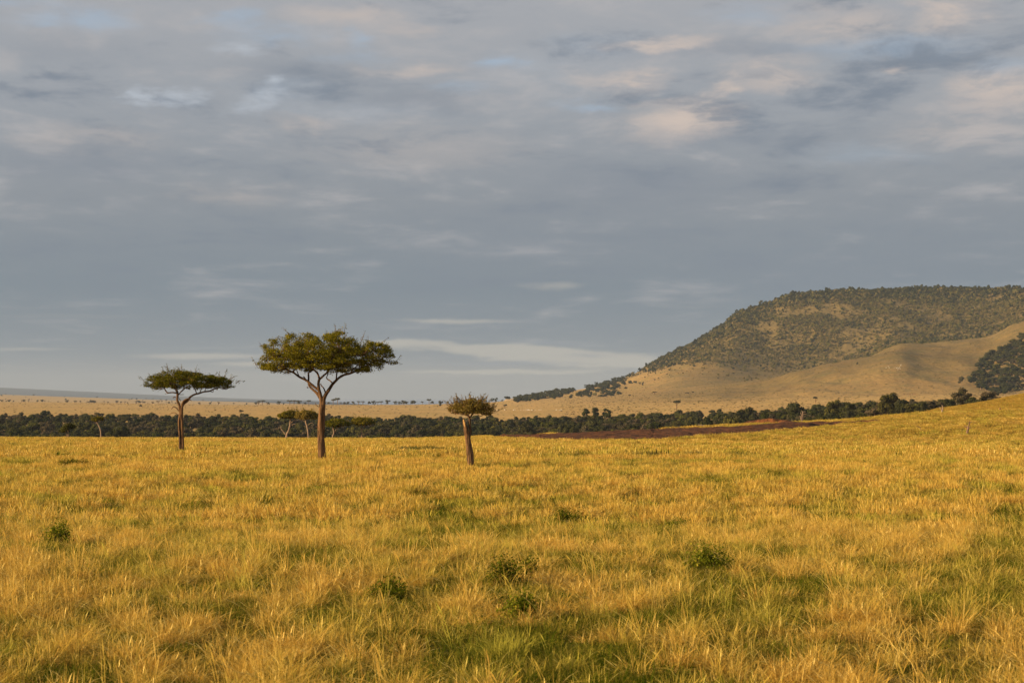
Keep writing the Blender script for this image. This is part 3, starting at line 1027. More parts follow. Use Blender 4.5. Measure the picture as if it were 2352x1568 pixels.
# main acacia
M3 = ((960, 1260), 10.452)
main_limbs = [
    [(838, 1490, 27, 0), (832, 1380, 24, 0), (827, 1250, 22, 0), (832, 1120, 23, 0), (843, 1000, 25, 0), (852, 900, 27, 0), (845, 850, 24, 0)],
    [(884, 1490, 24, 6), (876, 1400, 21, 8), (862, 1290, 23, 10), (860, 1150, 29, 8), (864, 1000, 30, 4), (870, 900, 29, 0), (880, 850, 25, 0)],
    [(856, 1490, 25, -14), (852, 1300, 22, -14), (846, 1100, 24, -12), (856, 930, 26, -6)],
    [(850, 890, 28, 0), (838, 830, 24, -5), (822, 760, 20, -15), (822, 700, 17, -25), (833, 662, 15, -30)],
    [(833, 668, 15, -30), (812, 605, 12, -50), (775, 565, 11, -70), (745, 500, 8, -90), (730, 420, 5, -110)],
    [(833, 668, 14, -30), (878, 628, 12, -40), (925, 585, 11, -60), (955, 520, 8, -90), (1000, 430, 5, -130)],
    [(832, 860, 20, 0), (795, 808, 17, 15), (745, 765, 15, 30), (712, 722, 13, 45), (708, 650, 12, 70), (706, 600, 10, 95), (735, 578, 8, 120), (740, 520, 6, 150)],
    [(708, 757, 7, 40), (692, 750, 6, 40)],
    [(815, 775, 18, -5), (762, 737, 17, 5), (692, 682, 15, 15), (615, 642, 13, 20), (555, 600, 11, 25), (480, 566, 9, 30), (400, 520, 6, 40), (300, 470, 4, 50)],
    [(560, 602, 8, 25), (552, 530, 6, 10), (545, 455, 4, -10), (520, 380, 3, -20)],
    [(690, 682, 8, 15), (672, 650, 7, 5), (658, 638, 6, 0)],
    [(615, 640, 7, 20), (590, 590, 6, 60), (570, 540, 5, 110), (540, 460, 4, 170)],
    [(870, 885, 27, 0), (892, 830, 24, 5), (930, 772, 20, 10), (970, 712, 18, 15), (1028, 655, 16, 20), (1080, 624, 14, 20), (1150, 606, 13, 15), (1220, 578, 10, 10), (1320, 525, 8, 0), (1420, 470, 5, 0), (1510, 440, 3, 0)],
    [(1000, 678, 10, 18), (1010, 625, 9, -20), (1022, 560, 7, -70), (1060, 480, 5, -120), (1080, 400, 3, -150)],
    [(967, 712, 9, 15), (935, 682, 8, 30), (900, 658, 7, 50), (905, 620, 6, 80), (930, 540, 5, 130), (960, 440, 3, 180)],
    [(890, 805, 9, 5), (872, 762, 8, 15), (845, 732, 7, 20), (838, 712, 6, 20)],
    [(1200, 590, 9, 12), (1260, 560, 7, 80), (1330, 520, 5, 160), (1380, 440, 3, 220)],
    [(1150, 606, 9, 15), (1190, 560, 7, -60), (1260, 500, 5, -150), (1300, 420, 3, -220)],
    [(480, 566, 6, 30), (450, 500, 5, -60), (400, 430, 3, -140)],
    [(826, 955, 5, -10), (800, 940, 4, -20), (788, 912, 3, -25)],
    [(815, 1175, 6, -5), (792, 1160, 4, -10)],
]
main_poly = [(160, 515), (225, 445), (262, 412), (228, 380), (252, 335), (218, 285), (300, 258), (380, 238), (450, 205), (560, 170), (650, 172), (740, 190), (815, 222),
             (845, 300), (872, 215), (910, 180), (970, 155), (1040, 160), (1110, 200), (1200, 232), (1330, 262), (1400, 285), (1480, 275), (1570, 325), (1580, 385),
             (1600, 440), (1635, 500), (1590, 515), (1540, 540), (1500, 560), (1430, 598), (1350, 600), (1260, 590), (1180, 598), (1090, 600), (1020, 590),
             (960, 600), (900, 628), (860, 590), (790, 545), (740, 575), (690, 590), (600, 560), (520, 545), (470, 560), (400, 612), (300, 596), (215, 570)]
acacia('acacia_tree', 'largest flat topped acacia with a broad forking crown standing in golden grass', 'tree', *M3, (862, 1490), main_limbs, main_poly,
       M['leaf_main'], M['bark'], 11, rs=0.82, foot=5.0, n_clump=430, n_leaf=210, leaf=0.07, clump_r=(0.46, 0.24), spikes=60, sides=14, depth=0.8)

# left acacia
M2 = ((500, 1400), 13.632)
left_limbs = [
    [(752, 1365, 22, 0), (750, 1250, 20, 0), (742, 1100, 18, 0), (737, 960, 18, 0), (748, 860, 18, 0), (752, 800, 15, 0)],
    [(782, 1365, 24, 4), (784, 1200, 20, 4), (776, 1020, 20, 2), (768, 880, 22, 0), (772, 760, 22, 0)],
    [(748, 850, 15, 0), (737, 745, 18, -6), (712, 685, 18, -10), (714, 620, 19, -10), (716, 570, 14, -20), (702, 520, 10, -40), (690, 455, 7, -70)],
    [(702, 582, 11, -10), (640, 573, 10, -20), (582, 576, 10, -30), (550, 540, 9, -30), (525, 505, 6, -20), (470, 465, 4, 0), (380, 430, 3, 10)],
    [(720, 612, 10, -10), (750, 572, 9, 10), (790, 530, 9, 40), (820, 500, 8, 60), (872, 465, 5, 90), (920, 400, 3, 130)],
    [(790, 532, 6, 40), (806, 480, 5, 20), (800, 420, 3, -20)],
    [(772, 765, 22, 0), (800, 722, 21, 0), (850, 682, 19, 0), (892, 630, 15, 0), (942, 602, 14, 0), (1000, 586, 13, 5), (1080, 562, 12, 10), (1150, 555, 11, 10), (1212, 525, 9, 10), (1258, 512, 8, 10), (1270, 468, 6, 10), (1330, 430, 3, 30)],
    [(1200, 530, 5, 10), (1190, 570, 4, 20), (1150, 556, 4, 30)],
    [(1262, 508, 5, 10), (1320, 520, 4, -10), (1375, 532, 3, -30)],
    [(975, 592, 8, 0), (962, 540, 7, -50), (940, 480, 5, -110), (930, 400, 3, -160)],
    [(1010, 584, 7, 5), (1030, 525, 6, 60), (1060, 460, 4, 120)],
    [(1080, 562, 6, 10), (1110, 500, 5, -60), (1150, 440, 3, -140)],
    [(775, 740, 16, -10), (800, 690, 13, -16), (845, 662, 11, -16), (880, 672, 7, -16), (908, 686, 4, -16)],
    [(738, 835, 7, 0), (702, 788, 7, -10), (662, 766, 6, -15), (632, 800, 4, -15)],
    [(724, 885, 6, 0), (685, 852, 5, 5), (645, 848, 4, 5), (598, 878, 2.5, 5)],
    [(690, 640, 8, -10), (668, 634, 6, -15), (655, 655, 4, -20)],
    [(732, 650, 5, 0), (755, 690, 4, 0)],
    [(740, 602, 5, 0), (798, 601, 4, 0)],
    [(650, 576, 4, -20), (545, 592, 3, -25)],
    [(716, 590, 8, -10), (690, 520, 6, 60), (640, 450, 4, 130)],
    [(716, 590, 8, -10), (690, 530, 6, -90), (640, 460, 4, -160)],
]
left_poly = [(250, 480), (262, 430), (290, 392), (330, 348), (400, 330), (480, 305), (560, 265), (650, 258), (750, 258), (830, 268), (880, 285), (950, 292), (1020, 312), (1100, 328),
             (1200, 330), (1300, 352), (1400, 368), (1445, 395), (1480, 432), (1525, 440), (1490, 490), (1440, 508), (1370, 518), (1310, 545), (1270, 492), (1200, 505), (1100, 520),
             (1050, 500), (1000, 560), (960, 535), (930, 490), (880, 460), (830, 478), (800, 540), (740, 530), (680, 528), (630, 500), (560, 520), (500, 505), (440, 538), (360, 528), (290, 538)]
acacia('acacia_tree', 'left acacia with a thin flat green crown, bare broken side twigs on its trunk', 'tree', *M2, (770, 1365), left_limbs, left_poly,
       M['leaf_left'], M['bark'], 23, foot=4.0, n_clump=260, n_leaf=150, leaf=0.078, clump_r=(0.42, 0.22), spikes=70, sides=12, depth=0.85)

# third tree with a split broken stem
M4 = ((1600, 1500), 13.44)
third_limbs = [
    [(947, 1195, 46, 0), (945, 1120, 43, 0), (938, 1010, 42, 0), (922, 910, 37, 0), (907, 820, 34, 0), (892, 750, 33, 0), (882, 700, 27, 0), (868, 650, 19, 0), (853, 615, 13, 0), (850, 588, 5, 0)],
    [(935, 830, 13, 6), (945, 730, 14, 8), (936, 650, 15, 8), (938, 590, 14, 6), (922, 552, 14, 2), (908, 532, 10, 0)],
    [(938, 572, 10, 4), (990, 500, 9, 10), (1060, 482, 7, 20), (1150, 445, 5, 30), (1230, 432, 3, 40)],
    [(912, 540, 10, 0), (862, 525, 7, -10), (800, 514, 5, -20), (742, 500, 4, -25), (680, 450, 2, -30)],
    [(990, 502, 6, 10), (1002, 430, 5, -40), (1022, 360, 3, -80)],
    [(908, 535, 8, 0), (880, 455, 6, 40), (850, 385, 3, 90)],
    [(915, 535, 8, 0), (900, 470, 6, -60), (850, 410, 4, -130)],
    [(960, 540, 7, 6), (1030, 470, 5, 90), (1090, 400, 3, 160)],
    [(1060, 482, 5, 20), (1120, 500, 4, -60), (1180, 520, 3, -90), (1205, 545, 2, -90)],
    [(862, 525, 5, -10), (790, 450, 4, 60), (740, 410, 3, 110)],
    [(800, 514, 4, -20), (740, 525, 3, 30), (700, 500, 2, 50)],
]
third_poly = [(620, 430), (690, 402), (760, 355), (850, 328), (950, 308), (1040, 322), (1130, 342), (1190, 372), (1230, 420), (1278, 480), (1245, 512), (1200, 545), (1150, 540),
              (1100, 520), (1030, 512), (960, 512), (900, 525), (840, 515), (780, 505), (720, 520), (680, 488), (630, 450)]
third, loc3, m3 = acacia('acacia_tree', 'short tree with a thick trunk split at a broken pale stump, thin brownish crown', 'tree', *M4, (945, 1195), third_limbs, third_poly,
                         M['leaf_feather'], M['bark'], 31, rs=1.05, foot=5.0, n_clump=170, n_leaf=60, leaf=0.06, clump_r=(0.34, 0.13), spikes=90, sides=14, depth=0.85)
# pale split face of the broken stem: a jagged wedge standing a little proud of the bark
sv, sf = [], []
pts_l = [(846, 592), (848, 620), (856, 650), (866, 680), (876, 700)]
pts_r = [(852, 586), (870, 612), (880, 640), (884, 668), (882, 698)]
for (a, b) in zip(pts_l, pts_r):
    for (x, y) in (a, b):
        sv.append(loc3(x, y, -16 - (y - 586) * 0.11))
    for (x, y) in (b, a):
        sv.append(loc3(x, y, -4))
for i in range(4):
    k = i * 4
    sf += [(k, k + 1, k + 5, k + 4), (k + 1, k + 2, k + 6, k + 5), (k + 3, k, k + 4, k + 7)]
sf += [(0, 3, 2, 1)]
o = bpy.data.objects.new('split_wood', mesh_np('split_wood', sv, sf, [M['rawwood']]))
link(o, third)
tag(o, 'bright torn wood of the broken stem')

G_MID = 'acacias along the grass edge before the forest'
CX = dict(grow=1.14, n_clump=160, n_leaf=70, leaf=0.16, clump_r=(0.5, 0.26), spikes=25, sides=8, depth=0.8, group=G_MID)
acacia('acacia_tree', 'forked acacia with a bare left limb behind the largest tree', 'tree', *M3, (487, 1310),
       [[(487, 1312, 11), (487, 1250, 12), (508, 1205, 10), (522, 1140, 9), (526, 1075, 6), (520, 1040, 4)], [(482, 1248, 7), (455, 1215, 6), (430, 1185, 4), (430, 1155, 3)],
        [(524, 1130, 6), (558, 1102, 5), (600, 1072, 3)], [(518, 1172, 5), (548, 1142, 4), (580, 1130, 3)], [(526, 1080, 5), (480, 1050, 4), (440, 1045, 3)]],
       [(385, 1055), (420, 1032), (470, 1002), (540, 995), (600, 1000), (622, 1030), (615, 1062), (560, 1072), (500, 1072), (440, 1068)], M['leaf_mid'], M['palebark'], 41, **CX)
acacia('acacia_tree', 'slim acacia with a loose crown just left of the largest trunk', 'tree', *M3, (717, 1315),
       [[(717, 1316, 9), (712, 1230, 8), (702, 1165, 8), (686, 1112, 7), (690, 1070, 5)], [(686, 1112, 4), (660, 1098, 3), (640, 1090, 3)], [(700, 1152, 4), (735, 1128, 3), (762, 1120, 3)],
        [(688, 1090, 4), (740, 1060, 3)]],
       [(582, 1060), (600, 1012), (650, 997), (720, 995), (780, 1012), (805, 1050), (790, 1080), (720, 1078), (650, 1082)], M['leaf_feather'], M['palebark'], 42, **CX)
acacia('acacia_tree', 'low wide green acacia just right of the largest trunk', 'tree', *M3, (960, 1300),
       [[(960, 1302, 7), (968, 1262, 7), (982, 1228, 8), (975, 1180, 8), (968, 1150, 5)], [(982, 1225, 5), (1005, 1190, 4), (1030, 1165, 3)], [(975, 1170, 4), (1030, 1140, 3)]],
       [(880, 1112), (930, 1088), (1000, 1078), (1080, 1086), (1145, 1118), (1160, 1145), (1080, 1148), (1020, 1168), (960, 1160), (900, 1150)], M['leaf_left'], M['palebark'], 43, **CX)
acacia('acacia_tree', 'small straight acacia with an oval crown right of the largest tree', 'tree', *M3, (1272, 1298),
       [[(1272, 1299, 6), (1271, 1240, 6), (1268, 1192, 6)], [(1268, 1195, 5), (1258, 1160, 4), (1268, 1135, 3)], [(1270, 1192, 5), (1298, 1165, 4), (1302, 1140, 3)]],
       [(1170, 1102), (1200, 1077), (1260, 1068), (1340, 1076), (1398, 1096), (1410, 1128), (1340, 1140), (1260, 1146), (1190, 1130)], M['leaf_mid'], M['palebark'], 44, **CX)
M1 = ((0, 1500), 13.44)
CX2 = dict(CX, n_clump=60, spikes=12)
acacia('acacia_tree', 'pale leaning bare trunk with a small flat crown before the left forest', 'tree', *M1, (1355, 850),
       [[(1355, 852, 9), (1354, 765, 9), (1335, 695, 8), (1308, 645, 7), (1288, 615, 5)], [(1290, 618, 4), (1330, 590, 3)]],
       [(1225, 590), (1260, 565), (1330, 553), (1395, 565), (1385, 598), (1310, 602), (1290, 622), (1250, 606)], M['leaf_mid'], M['palebark'], 45, Yd=352, **CX2)
acacia('acacia_tree', 'small two stemmed tree with a yellowish crown at far left forest edge', 'tree', *M1, (910, 846),
       [[(912, 848, 6), (915, 780, 6), (908, 720, 5), (930, 690, 3)], [(880, 848, 5), (892, 790, 4), (886, 760, 3)], [(912, 752, 3), (935, 740, 2)]],
       [(800, 745), (860, 690), (900, 655), (960, 640), (1012, 690), (960, 718), (930, 715), (900, 735), (860, 770)], M['leaf_olive'], M['palebark'], 46, Yd=353, **CX2)

# ---- generic small trees
def lobed_crown(seed, rx, rz, zc, nl, nq, qs, flat=1.0, core=True, mats=None, trunk=None, lean=0.0, aspect=0.75):
    """broad crown of leaf-clump faces gathered on lobes round a darker heart"""
    r = np.random.default_rng(seed)
    Vs, Fs, Ms = [], [], []
    off = 0
    for l in range(nl):
        a = r.uniform(0, 2 * math.pi)
        rr = math.sqrt(r.random()) * 0.68
        c = np.array([math.cos(a) * rr * rx, math.sin(a) * rr * rx, zc + (r.uniform(-0.55, 0.75)) * rz * (1 - 0.4 * rr)])
        lr = rx * r.uniform(0.28, 0.5)
        lz = lr * r.uniform(0.55, 0.9) * flat
        k = nq
        dv = r.normal(0, 1, (k, 3))
        dv /= np.linalg.norm(dv, axis=1)[:, None]
        dv[:, 2] = np.where(dv[:, 2] < -0.35, -dv[:, 2] * 0.6, dv[:, 2])
        rad = r.uniform(0.82, 1.08, k)[:, None]
        P = c + dv * np.array([lr, lr, lz]) * rad
        V, Fc = quads(P, qs, r, 0.1, dv * 1.6, 0.7, aspect)
        Vs.append(V)
        Fs.append(Fc + off)
        Ms += [0] * len(Fc)
        off += len(V)
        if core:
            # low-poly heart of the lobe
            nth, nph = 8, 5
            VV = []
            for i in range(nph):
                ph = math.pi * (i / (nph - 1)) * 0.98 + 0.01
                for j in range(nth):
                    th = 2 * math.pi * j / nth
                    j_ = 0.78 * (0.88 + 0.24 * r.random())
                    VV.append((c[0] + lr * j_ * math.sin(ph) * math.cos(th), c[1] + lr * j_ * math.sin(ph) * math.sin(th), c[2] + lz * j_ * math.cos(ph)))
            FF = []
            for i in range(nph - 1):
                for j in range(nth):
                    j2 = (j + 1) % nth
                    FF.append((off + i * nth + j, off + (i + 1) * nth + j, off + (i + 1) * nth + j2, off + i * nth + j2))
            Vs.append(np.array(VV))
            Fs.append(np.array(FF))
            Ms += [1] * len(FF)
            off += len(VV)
    if trunk:
        V, Fc = [], []
        for limb in trunk:
            Pc, Rc = catmull([p[:3] for p in limb], [p[3] for p in limb], 3)
            tube(Pc, Rc, 6, V, Fc)
        Vs.append(np.array(V))
        Fs.append(np.array(Fc) + off)
        Ms += [2] * len(Fc)
        off += len(V)
    return mesh_np('tree_mesh', np.concatenate(Vs), np.concatenate(Fs), mats, Ms)


def forest_mesh(seed, mat):
    r = np.random.default_rng(seed)
    h = r.uniform(8.0, 11.0)
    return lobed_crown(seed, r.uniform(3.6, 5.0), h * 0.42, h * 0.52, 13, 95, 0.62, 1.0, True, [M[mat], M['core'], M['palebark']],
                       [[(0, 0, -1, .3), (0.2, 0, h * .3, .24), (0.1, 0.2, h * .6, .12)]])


FOREST = [forest_mesh(700 + k, m) for k, m in enumerate(['leaf_forest'] * 5 + ['leaf_olive'] * 3 + ['leaf_grey'] * 2)]
FKIND = ['dark'] * 5 + ['olive'] * 3 + ['grey'] * 2
FLAB = {'dark': 'dense dark green tree', 'olive': 'olive green round tree', 'grey': 'greyish brown sparse tree'}


def place(name, me, x, y, s, rz, label, cat, group=None, sz=None, z=None):
    o = bpy.data.objects.new(name, me)
    o.location = (x, y, float(zg(x, y)) if z is None else z)
    o.rotation_euler = (0, 0, rz)
    o.scale = (s, s, s if sz is None else sz)
    link(o)
    tag(o, label, cat, group)
    return o


# river forest: front rows are single trees, the rows behind one mass
def zone_word(px):
    if px < 75:
        return 'in the forest near the left picture edge'
    if px < 160:
        return 'in the forest left of the left acacia'
    if px < 310:
        return 'in the forest between the two tall acacias'
    if px < 460:
        return 'in the forest between largest acacia and broken tree'
    if px < 590:
        return 'in the forest right of the broken tree'
    if px < 700:
        return 'in the forest behind the brown earth middle'
    if px < 830:
        return 'in the forest behind the brown earth right end'
    return 'in the forest thinning out toward the ravine'


def row_word(y):
    return 'front row' if y < 905 else ('second row' if y < 950 else ('third row' if y < 995 else 'fourth row'))


rf = np.random.default_rng(55)
front, back = [], []
rowY = 880.0
k = 0
while rowY < 1640:
    px = -60.0
    while px < 985:
        px += rf.uniform(10.0, 17.0) * 900 / rowY * (1.0 if k < 5 else 0.9)
        yy = rowY * rf.uniform(0.975, 1.03)
        X = float(tanx(px)) * yy
        if px > 700 and rowY > 1250 and rf.random() < 0.5:
            continue
        s = rf.uniform(0.72, 1.2)
        e = (X, yy, s, px)
        if px > 925 and k > 4:
            continue
        (front if (k < 4 and -8 < px < 985) else back).append(e)
    rowY *= 1.048
    k += 1
print('forest', len(front), len(back))
if len(front) > 300:
    idx = rf.permutation(len(front))
    back += [front[i] for i in idx[300:]]
    front = [front[i] for i in idx[:300]]
for (X, yy, s, px) in front:
    k = int(rf.choice(10, p=[.14, .14, .14, .14, .14, .08, .07, .06, .05, .04]))
    place('forest_tree', FOREST[k], X, yy, s, rf.uniform(0, 6.28), (row_word(yy) + ' ' + FLAB[FKIND[k]] + ' ' + zone_word(px)).replace('greyish brown sparse', 'greyish'), 'tree', 'trees of the river forest strip', s * rf.choice([0.8, 0.95, 1.1, 1.45], p=[.3, .35, .25, .1]))
P = np.array([(X, yy, float(zg(X, yy))) for (X, yy, s, px) in back])
S = np.array([(s, s, s) for (X, yy, s, px) in back])
gn_scatter('forest', P, rf.integers(0, 10, len(P)), np.stack([np.zeros(len(P)), np.zeros(len(P)), rf.uniform(0, 6.28, len(P))], 1), S, FOREST,
           label='rows of dark riverside trees farther back in the forest strip')

# emergent trees above the forest line
for (px, py, lab) in [(585.7, 416, 'first of three crowns rising above the forest before the plain'), (596.5, 416, 'middle of three crowns rising above the forest before the plain'),
                      (606.5, 416, 'last of three crowns rising above the forest before the plain')]:
    Y = 1500.0
    X = float(tanx(px)) * Y
    place('forest_tree', FOREST[int(rf.integers(0, 5))], X, Y, 0.75, rf.uniform(0, 6), lab, 'tree', None, 1.1, z=zat(py + 4, Y))

# umbrella trees far off
def umbrella_mesh(seed, rx=4.2, h=6.2, mat='leaf_far', nl=9, nq=60, qs=0.8):
    r = np.random.default_rng(seed)
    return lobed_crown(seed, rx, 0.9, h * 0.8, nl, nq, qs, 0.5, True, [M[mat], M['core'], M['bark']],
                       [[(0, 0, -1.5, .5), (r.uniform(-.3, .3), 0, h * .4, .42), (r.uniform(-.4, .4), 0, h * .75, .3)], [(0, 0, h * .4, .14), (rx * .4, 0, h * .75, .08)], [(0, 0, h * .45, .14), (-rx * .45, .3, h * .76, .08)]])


UMB = [umbrella_mesh(800 + k, 3.6 + 0.5 * k, 6.0 + .2 * k) for k in range(4)]
RND = [lobed_crown(820 + k, 3.0, 2.2, 2.4, 8, 70, 0.6, 1.0, True, [M['leaf_far'], M['core'], M['palebark']], [[(0, 0, -1, .2), (0, 0, 2, .15)]]) for k in range(3)]
BUSHDK = [lobed_crown(840 + k, 3.4, 2.8, 3.0, 9, 80, 0.6, 1.0, True, [M['leaf_forest'], M['core'], M['palebark']], [[(0, 0, -1, .2), (0, 0, 2, .15)]]) for k in range(4)]
G_HOR = 'flat topped trees along the far plain horizon'


def at_px(px, py, y0, y1, fallback):
    h = hit(px, py, y0, y1)
    if h is None:
        Y = fallback
        X = float(tanx(px)) * Y
        return X, Y, float(zg(X, Y))
    return h


rh = np.random.default_rng(66)


def horizon_word(kind, px, wd):
    size = 'wide' if wd > 57 else ('middling' if wd > 42 else 'small')
    where = ('left of the largest acacia crown' if px < 262 else 'seen under the left of the largest crown' if px < 290 else 'just left of the largest trunk' if px < 322 else
             'just right of the largest trunk' if px < 345 else 'right of the largest acacia' if px < 375 else 'midway to the broken tree' if px < 405 else 'left of the broken tree' if px < 450 else 'right of the broken tree')
    return '%s %s on the plain horizon, %s' % (size, kind, where)


for i, (cx, wd, kind) in enumerate([(195, 55, 0), (235, 60, 0), (300, 30, 2), (400, 50, 1), (458, 24, 2), (520, 62, 0), (565, 60, 0), (620, 62, 1), (680, 34, 1), (720, 40, 3), (930, 40, 1), (975, 50, 3), (1020, 58, 3),
                                    (1055, 34, 0), (1090, 40, 1), (1130, 44, 1), (1185, 50, 1), (1240, 50, 0), (1285, 50, 0), (1345, 50, 1), (1400, 56, 1), (1440, 40, 0), (1475, 50, 0), (1545, 66, 1), (1620, 50, 1), (1660, 44, 2),
                                    (1700, 60, 1), (1740, 50, 1), (1800, 60, 1)]):
    px = 240 + cx / 10.452
    Y = 4450 + rh.uniform(-60, 60)
    X = float(tanx(px)) * Y
    w = wd / 10.452 / F * Y * 1.2
    if kind == 2 or kind == 1:
        me, base = RND[int(rh.integers(0, 3))], 7.0
        s = w / base
        place('horizon_tree', me, X, Y, s, rh.uniform(0, 6), horizon_word('low rounded tree', px, wd), 'tree', G_HOR, s * 0.95)
    else:
        me = UMB[int(rh.integers(0, 4))]
        s = w / 8.8
        place('horizon_tree', me, X, Y, s, rh.uniform(0, 6), horizon_word('flat topped tree', px, wd), 'tree', G_HOR, s * (1.5 if kind == 3 else 0.95))
for (cx, wd, kind, lab) in [(60, 90, 1, None), (190, 100, 1, None), (300, 60, 0, None), (390, 75, 3, 'taller thin umbrella tree on the skyline left of the broken tree'), (440, 80, 1, None), (635, 70, 1, None),
                            (720, 50, 1, None), (890, 70, 0, 'small umbrella tree peeping over the left of the broken tree crown'), (975, 110, 0, 'broad umbrella tree on the skyline behind the broken tree crown'),
                            (1145, 90, 4, 'dark round tree on the skyline right of the broken tree'), (1235, 80, 4, None), (1295, 70, 4, None), (1375, 34, 4, None), (1440, 90, 4, None)]:
    px = 400 + cx / 13.44
    Y = 4400 + rh.uniform(-50, 50)
    X = float(tanx(px)) * Y
    w = wd / 13.44 / F * Y
    me = {0: UMB[1], 1: RND[1], 3: UMB[2], 4: BUSHDK[int(rh.integers(0, 4))]}[kind]
    s = w / (8.8 if kind in (0, 3) else 7.2)
    place('horizon_tree', me, X, Y, s, rh.uniform(0, 6), lab or ('dark bushy tree on the skyline between broken tree and wooded hillock' if kind == 4 else horizon_word('low rounded tree', px, wd)),
          'tree', G_HOR, s * (1.4 if kind == 3 else 0.85 if kind == 1 else 1.0))
# the tree standing below the horizon line
for (px, pyb, wpx, hpx, me, hh, ww, lab) in [
        (440.8, 406.6, 6.4, 6.8, RND[0], 5.0, 6.6, 'small green tree with a clear trunk on the far slope left of the broken tree'),
        (240.9, 415.3, 6.8, 6.0, UMB[0], 6.0, 8.0, 'lone little umbrella tree on the plain between the tall acacias'),
        (504.9, 408.9, 6.2, 5.2, UMB[1], 6.2, 8.8, 'lone flat topped tree on the plain right of the broken tree'),
        (676.9, 409.0, 8.6, 9.6, UMB[2], 6.4, 9.6, 'two tiered flat topped tree on the plain above the brown earth'),
        (654.5, 394.2, 5.8, 3.2, UMB[0], 6.0, 8.0, 'low flat topped tree beneath the wooded hillock'),
        (629.6, 397.8, 3.4, 3.8, UMB[3], 6.6, 10, 'pale stemmed small tree at the foot of the wooded hillock'),
        (815.7, 402.6, 6.6, 6.6, UMB[1], 6.2, 8.8, 'lone umbrella tree on the plain below the grassy spur'),
        (961.3, 384.8, 9.0, 9.8, RND[2], 5.0, 6.6, 'bare brownish round tree beside the wooded ravine'),
        (857.4, 365.3, 2.4, 4.4, RND[1], 5.0, 6.6, 'narrow dark bush casting a long shadow on the grassy spur'),
        (620.0, 378.4, 3.4, 3.4, UMB[3], 6.6, 10, 'thin pair of crowns leaning out from the ridge foot'),
        (625.0, 381.2, 4.2, 3.0, RND[0], 5.0, 6.6, 'grey round tree above the wooded hillock'),
        (630.6, 384.0, 6.0, 5.0, BUSHDK[0], 6.0, 7.4, 'large dark round tree on top of the wooded hillock'),
        (635.2, 383.8, 4.4, 4.0, BUSHDK[1], 6.0, 7.4, 'second dark round tree on top of the wooded hillock'),
        (640.0, 384.4, 2.8, 3.4, BUSHDK[2], 6.0, 7.4, 'small dark tree right of the hillock top trees'),
        (642.9, 385.2, 3.0, 4.0, BUSHDK[3], 6.0, 7.4, 'last dark tree at the right end of the hillock'),
        (687.3, 393.4, 5.4, 1.8, BUSHDK[1], 6.0, 7.4, 'long low dark bush on the open slope right of the hillock'),
        (692.9, 392.7, 3.2, 2.2, BUSHDK[2], 6.0, 7.4, 'small dark bush beside the long low bush'),
        (137.6 / 13.44 * 13.44 + 3.2, 407.0, 4.2, 3.2, RND[1], 5.0, 6.6, 'dark rounded bush alone on the far plain left of the left acacia'),
        (934.3, 401.0, 4.6, 1.9, BUSHDK[0], 6.0, 7.4, 'low dark bush just above the right end of the forest')]:
    x, y, z = at_px(px, pyb, 1400, 6500, 4400)
    mpp = y / F
    place('savanna_tree', me, x, y, wpx * mpp / ww, rh.uniform(0, 6), lab, 'tree', None, hpx * mpp / hh)

# bushes scattered over the far left plain, in two belts
G_BELT = 'trees dotted over the far plain on the left'
nb = 0


def belt_word(kind, px, Y, w):
    size = 'wide' if w * F / Y > 3.7 else ('small' if w * F / Y > 2.6 else 'tiny')
    where = 'near the left picture edge' if px < 50 else ('left of the left acacia' if px < 140 else ('behind the left acacia' if px < 215 else 'between the tall acacias'))
    return '%s %s on the %s far plain, %s' % (size, kind, 'nearer' if Y < 5000 else 'farthest', where)


while nb < 110:
    px = rh.uniform(-10, 185) if nb < 80 else rh.uniform(60, 300)
    Y = rh.choice([rh.uniform(4300, 4650), rh.uniform(9000, 13500)], p=[0.65, 0.35])
    X = float(tanx(px)) * Y
    u_ = rh.random() < 0.5
    w = rh.uniform(2.0, 4.6) / F * Y * (1.0 if Y < 5000 else 0.8)
    if u_:
        s = w / 8.8
        place('far_tree', UMB[int(rh.integers(0, 4))], X, Y, s, rh.uniform(0, 6), belt_word('flat topped tree', px, Y, w), 'tree', G_BELT, s * .9)
    else:
        s = w / 7.0
        place('far_tree', RND[int(rh.integers(0, 3))], X, Y, s, rh.uniform(0, 6), belt_word('round bushy tree', px, Y, w), 'tree', G_BELT, s * .85)
    nb += 1

# wooded hillock
fo = L((1180, 925), (1263, 917), (1412, 911), (1450, 900), (1462, 880))
n = 0
G_H = 'trees on the low wooded hillock at the ridge foot'
rg = np.random.default_rng(77)


def hill_label(px, py, top, bot, wp):
    size = 'broad' if wp > 6.4 else ('middle sized' if wp > 5.2 else 'small')
    up = 'on the hillock skyline' if py < top + 0.33 * (bot - top) else ('halfway up the hillock' if py < top + 0.7 * (bot - top) else 'at the hillock foot')
    wh = 'at its low left tip' if px < 545 else ('left of its middle' if px < 575 else ('right of its middle' if px < 603 else 'near its high right end'))
    return '%s dark green tree %s, %s' % (size, up, wh)


cand = []
while n < 230:
    px = rg.uniform(515, 626)
    top = float(skyl(px)) - 0.3
    bot = float(fo(px))
    py = rg.uniform(top, bot)
    if vnoise(np.array(px / 9.0), np.array(py / 3.0), 4) < 0.30 and px > 560:
        continue
    h = hit(px, py, 3000, 5900)
    if h is None:
        continue
    x, y, z = h
    w = rg.uniform(4.2, 7.6) / F * y * (1.0 if px < 620 else .8)
    s = w / 6.2
    place('hillock_tree', BUSHDK[int(rg.integers(0, 4))], x, y, s, rg.uniform(0, 6),
          hill_label(px, py, top, bot, w * F / y), 'tree', G_H, s * .8)
    n += 1

# wooded ravine on the right


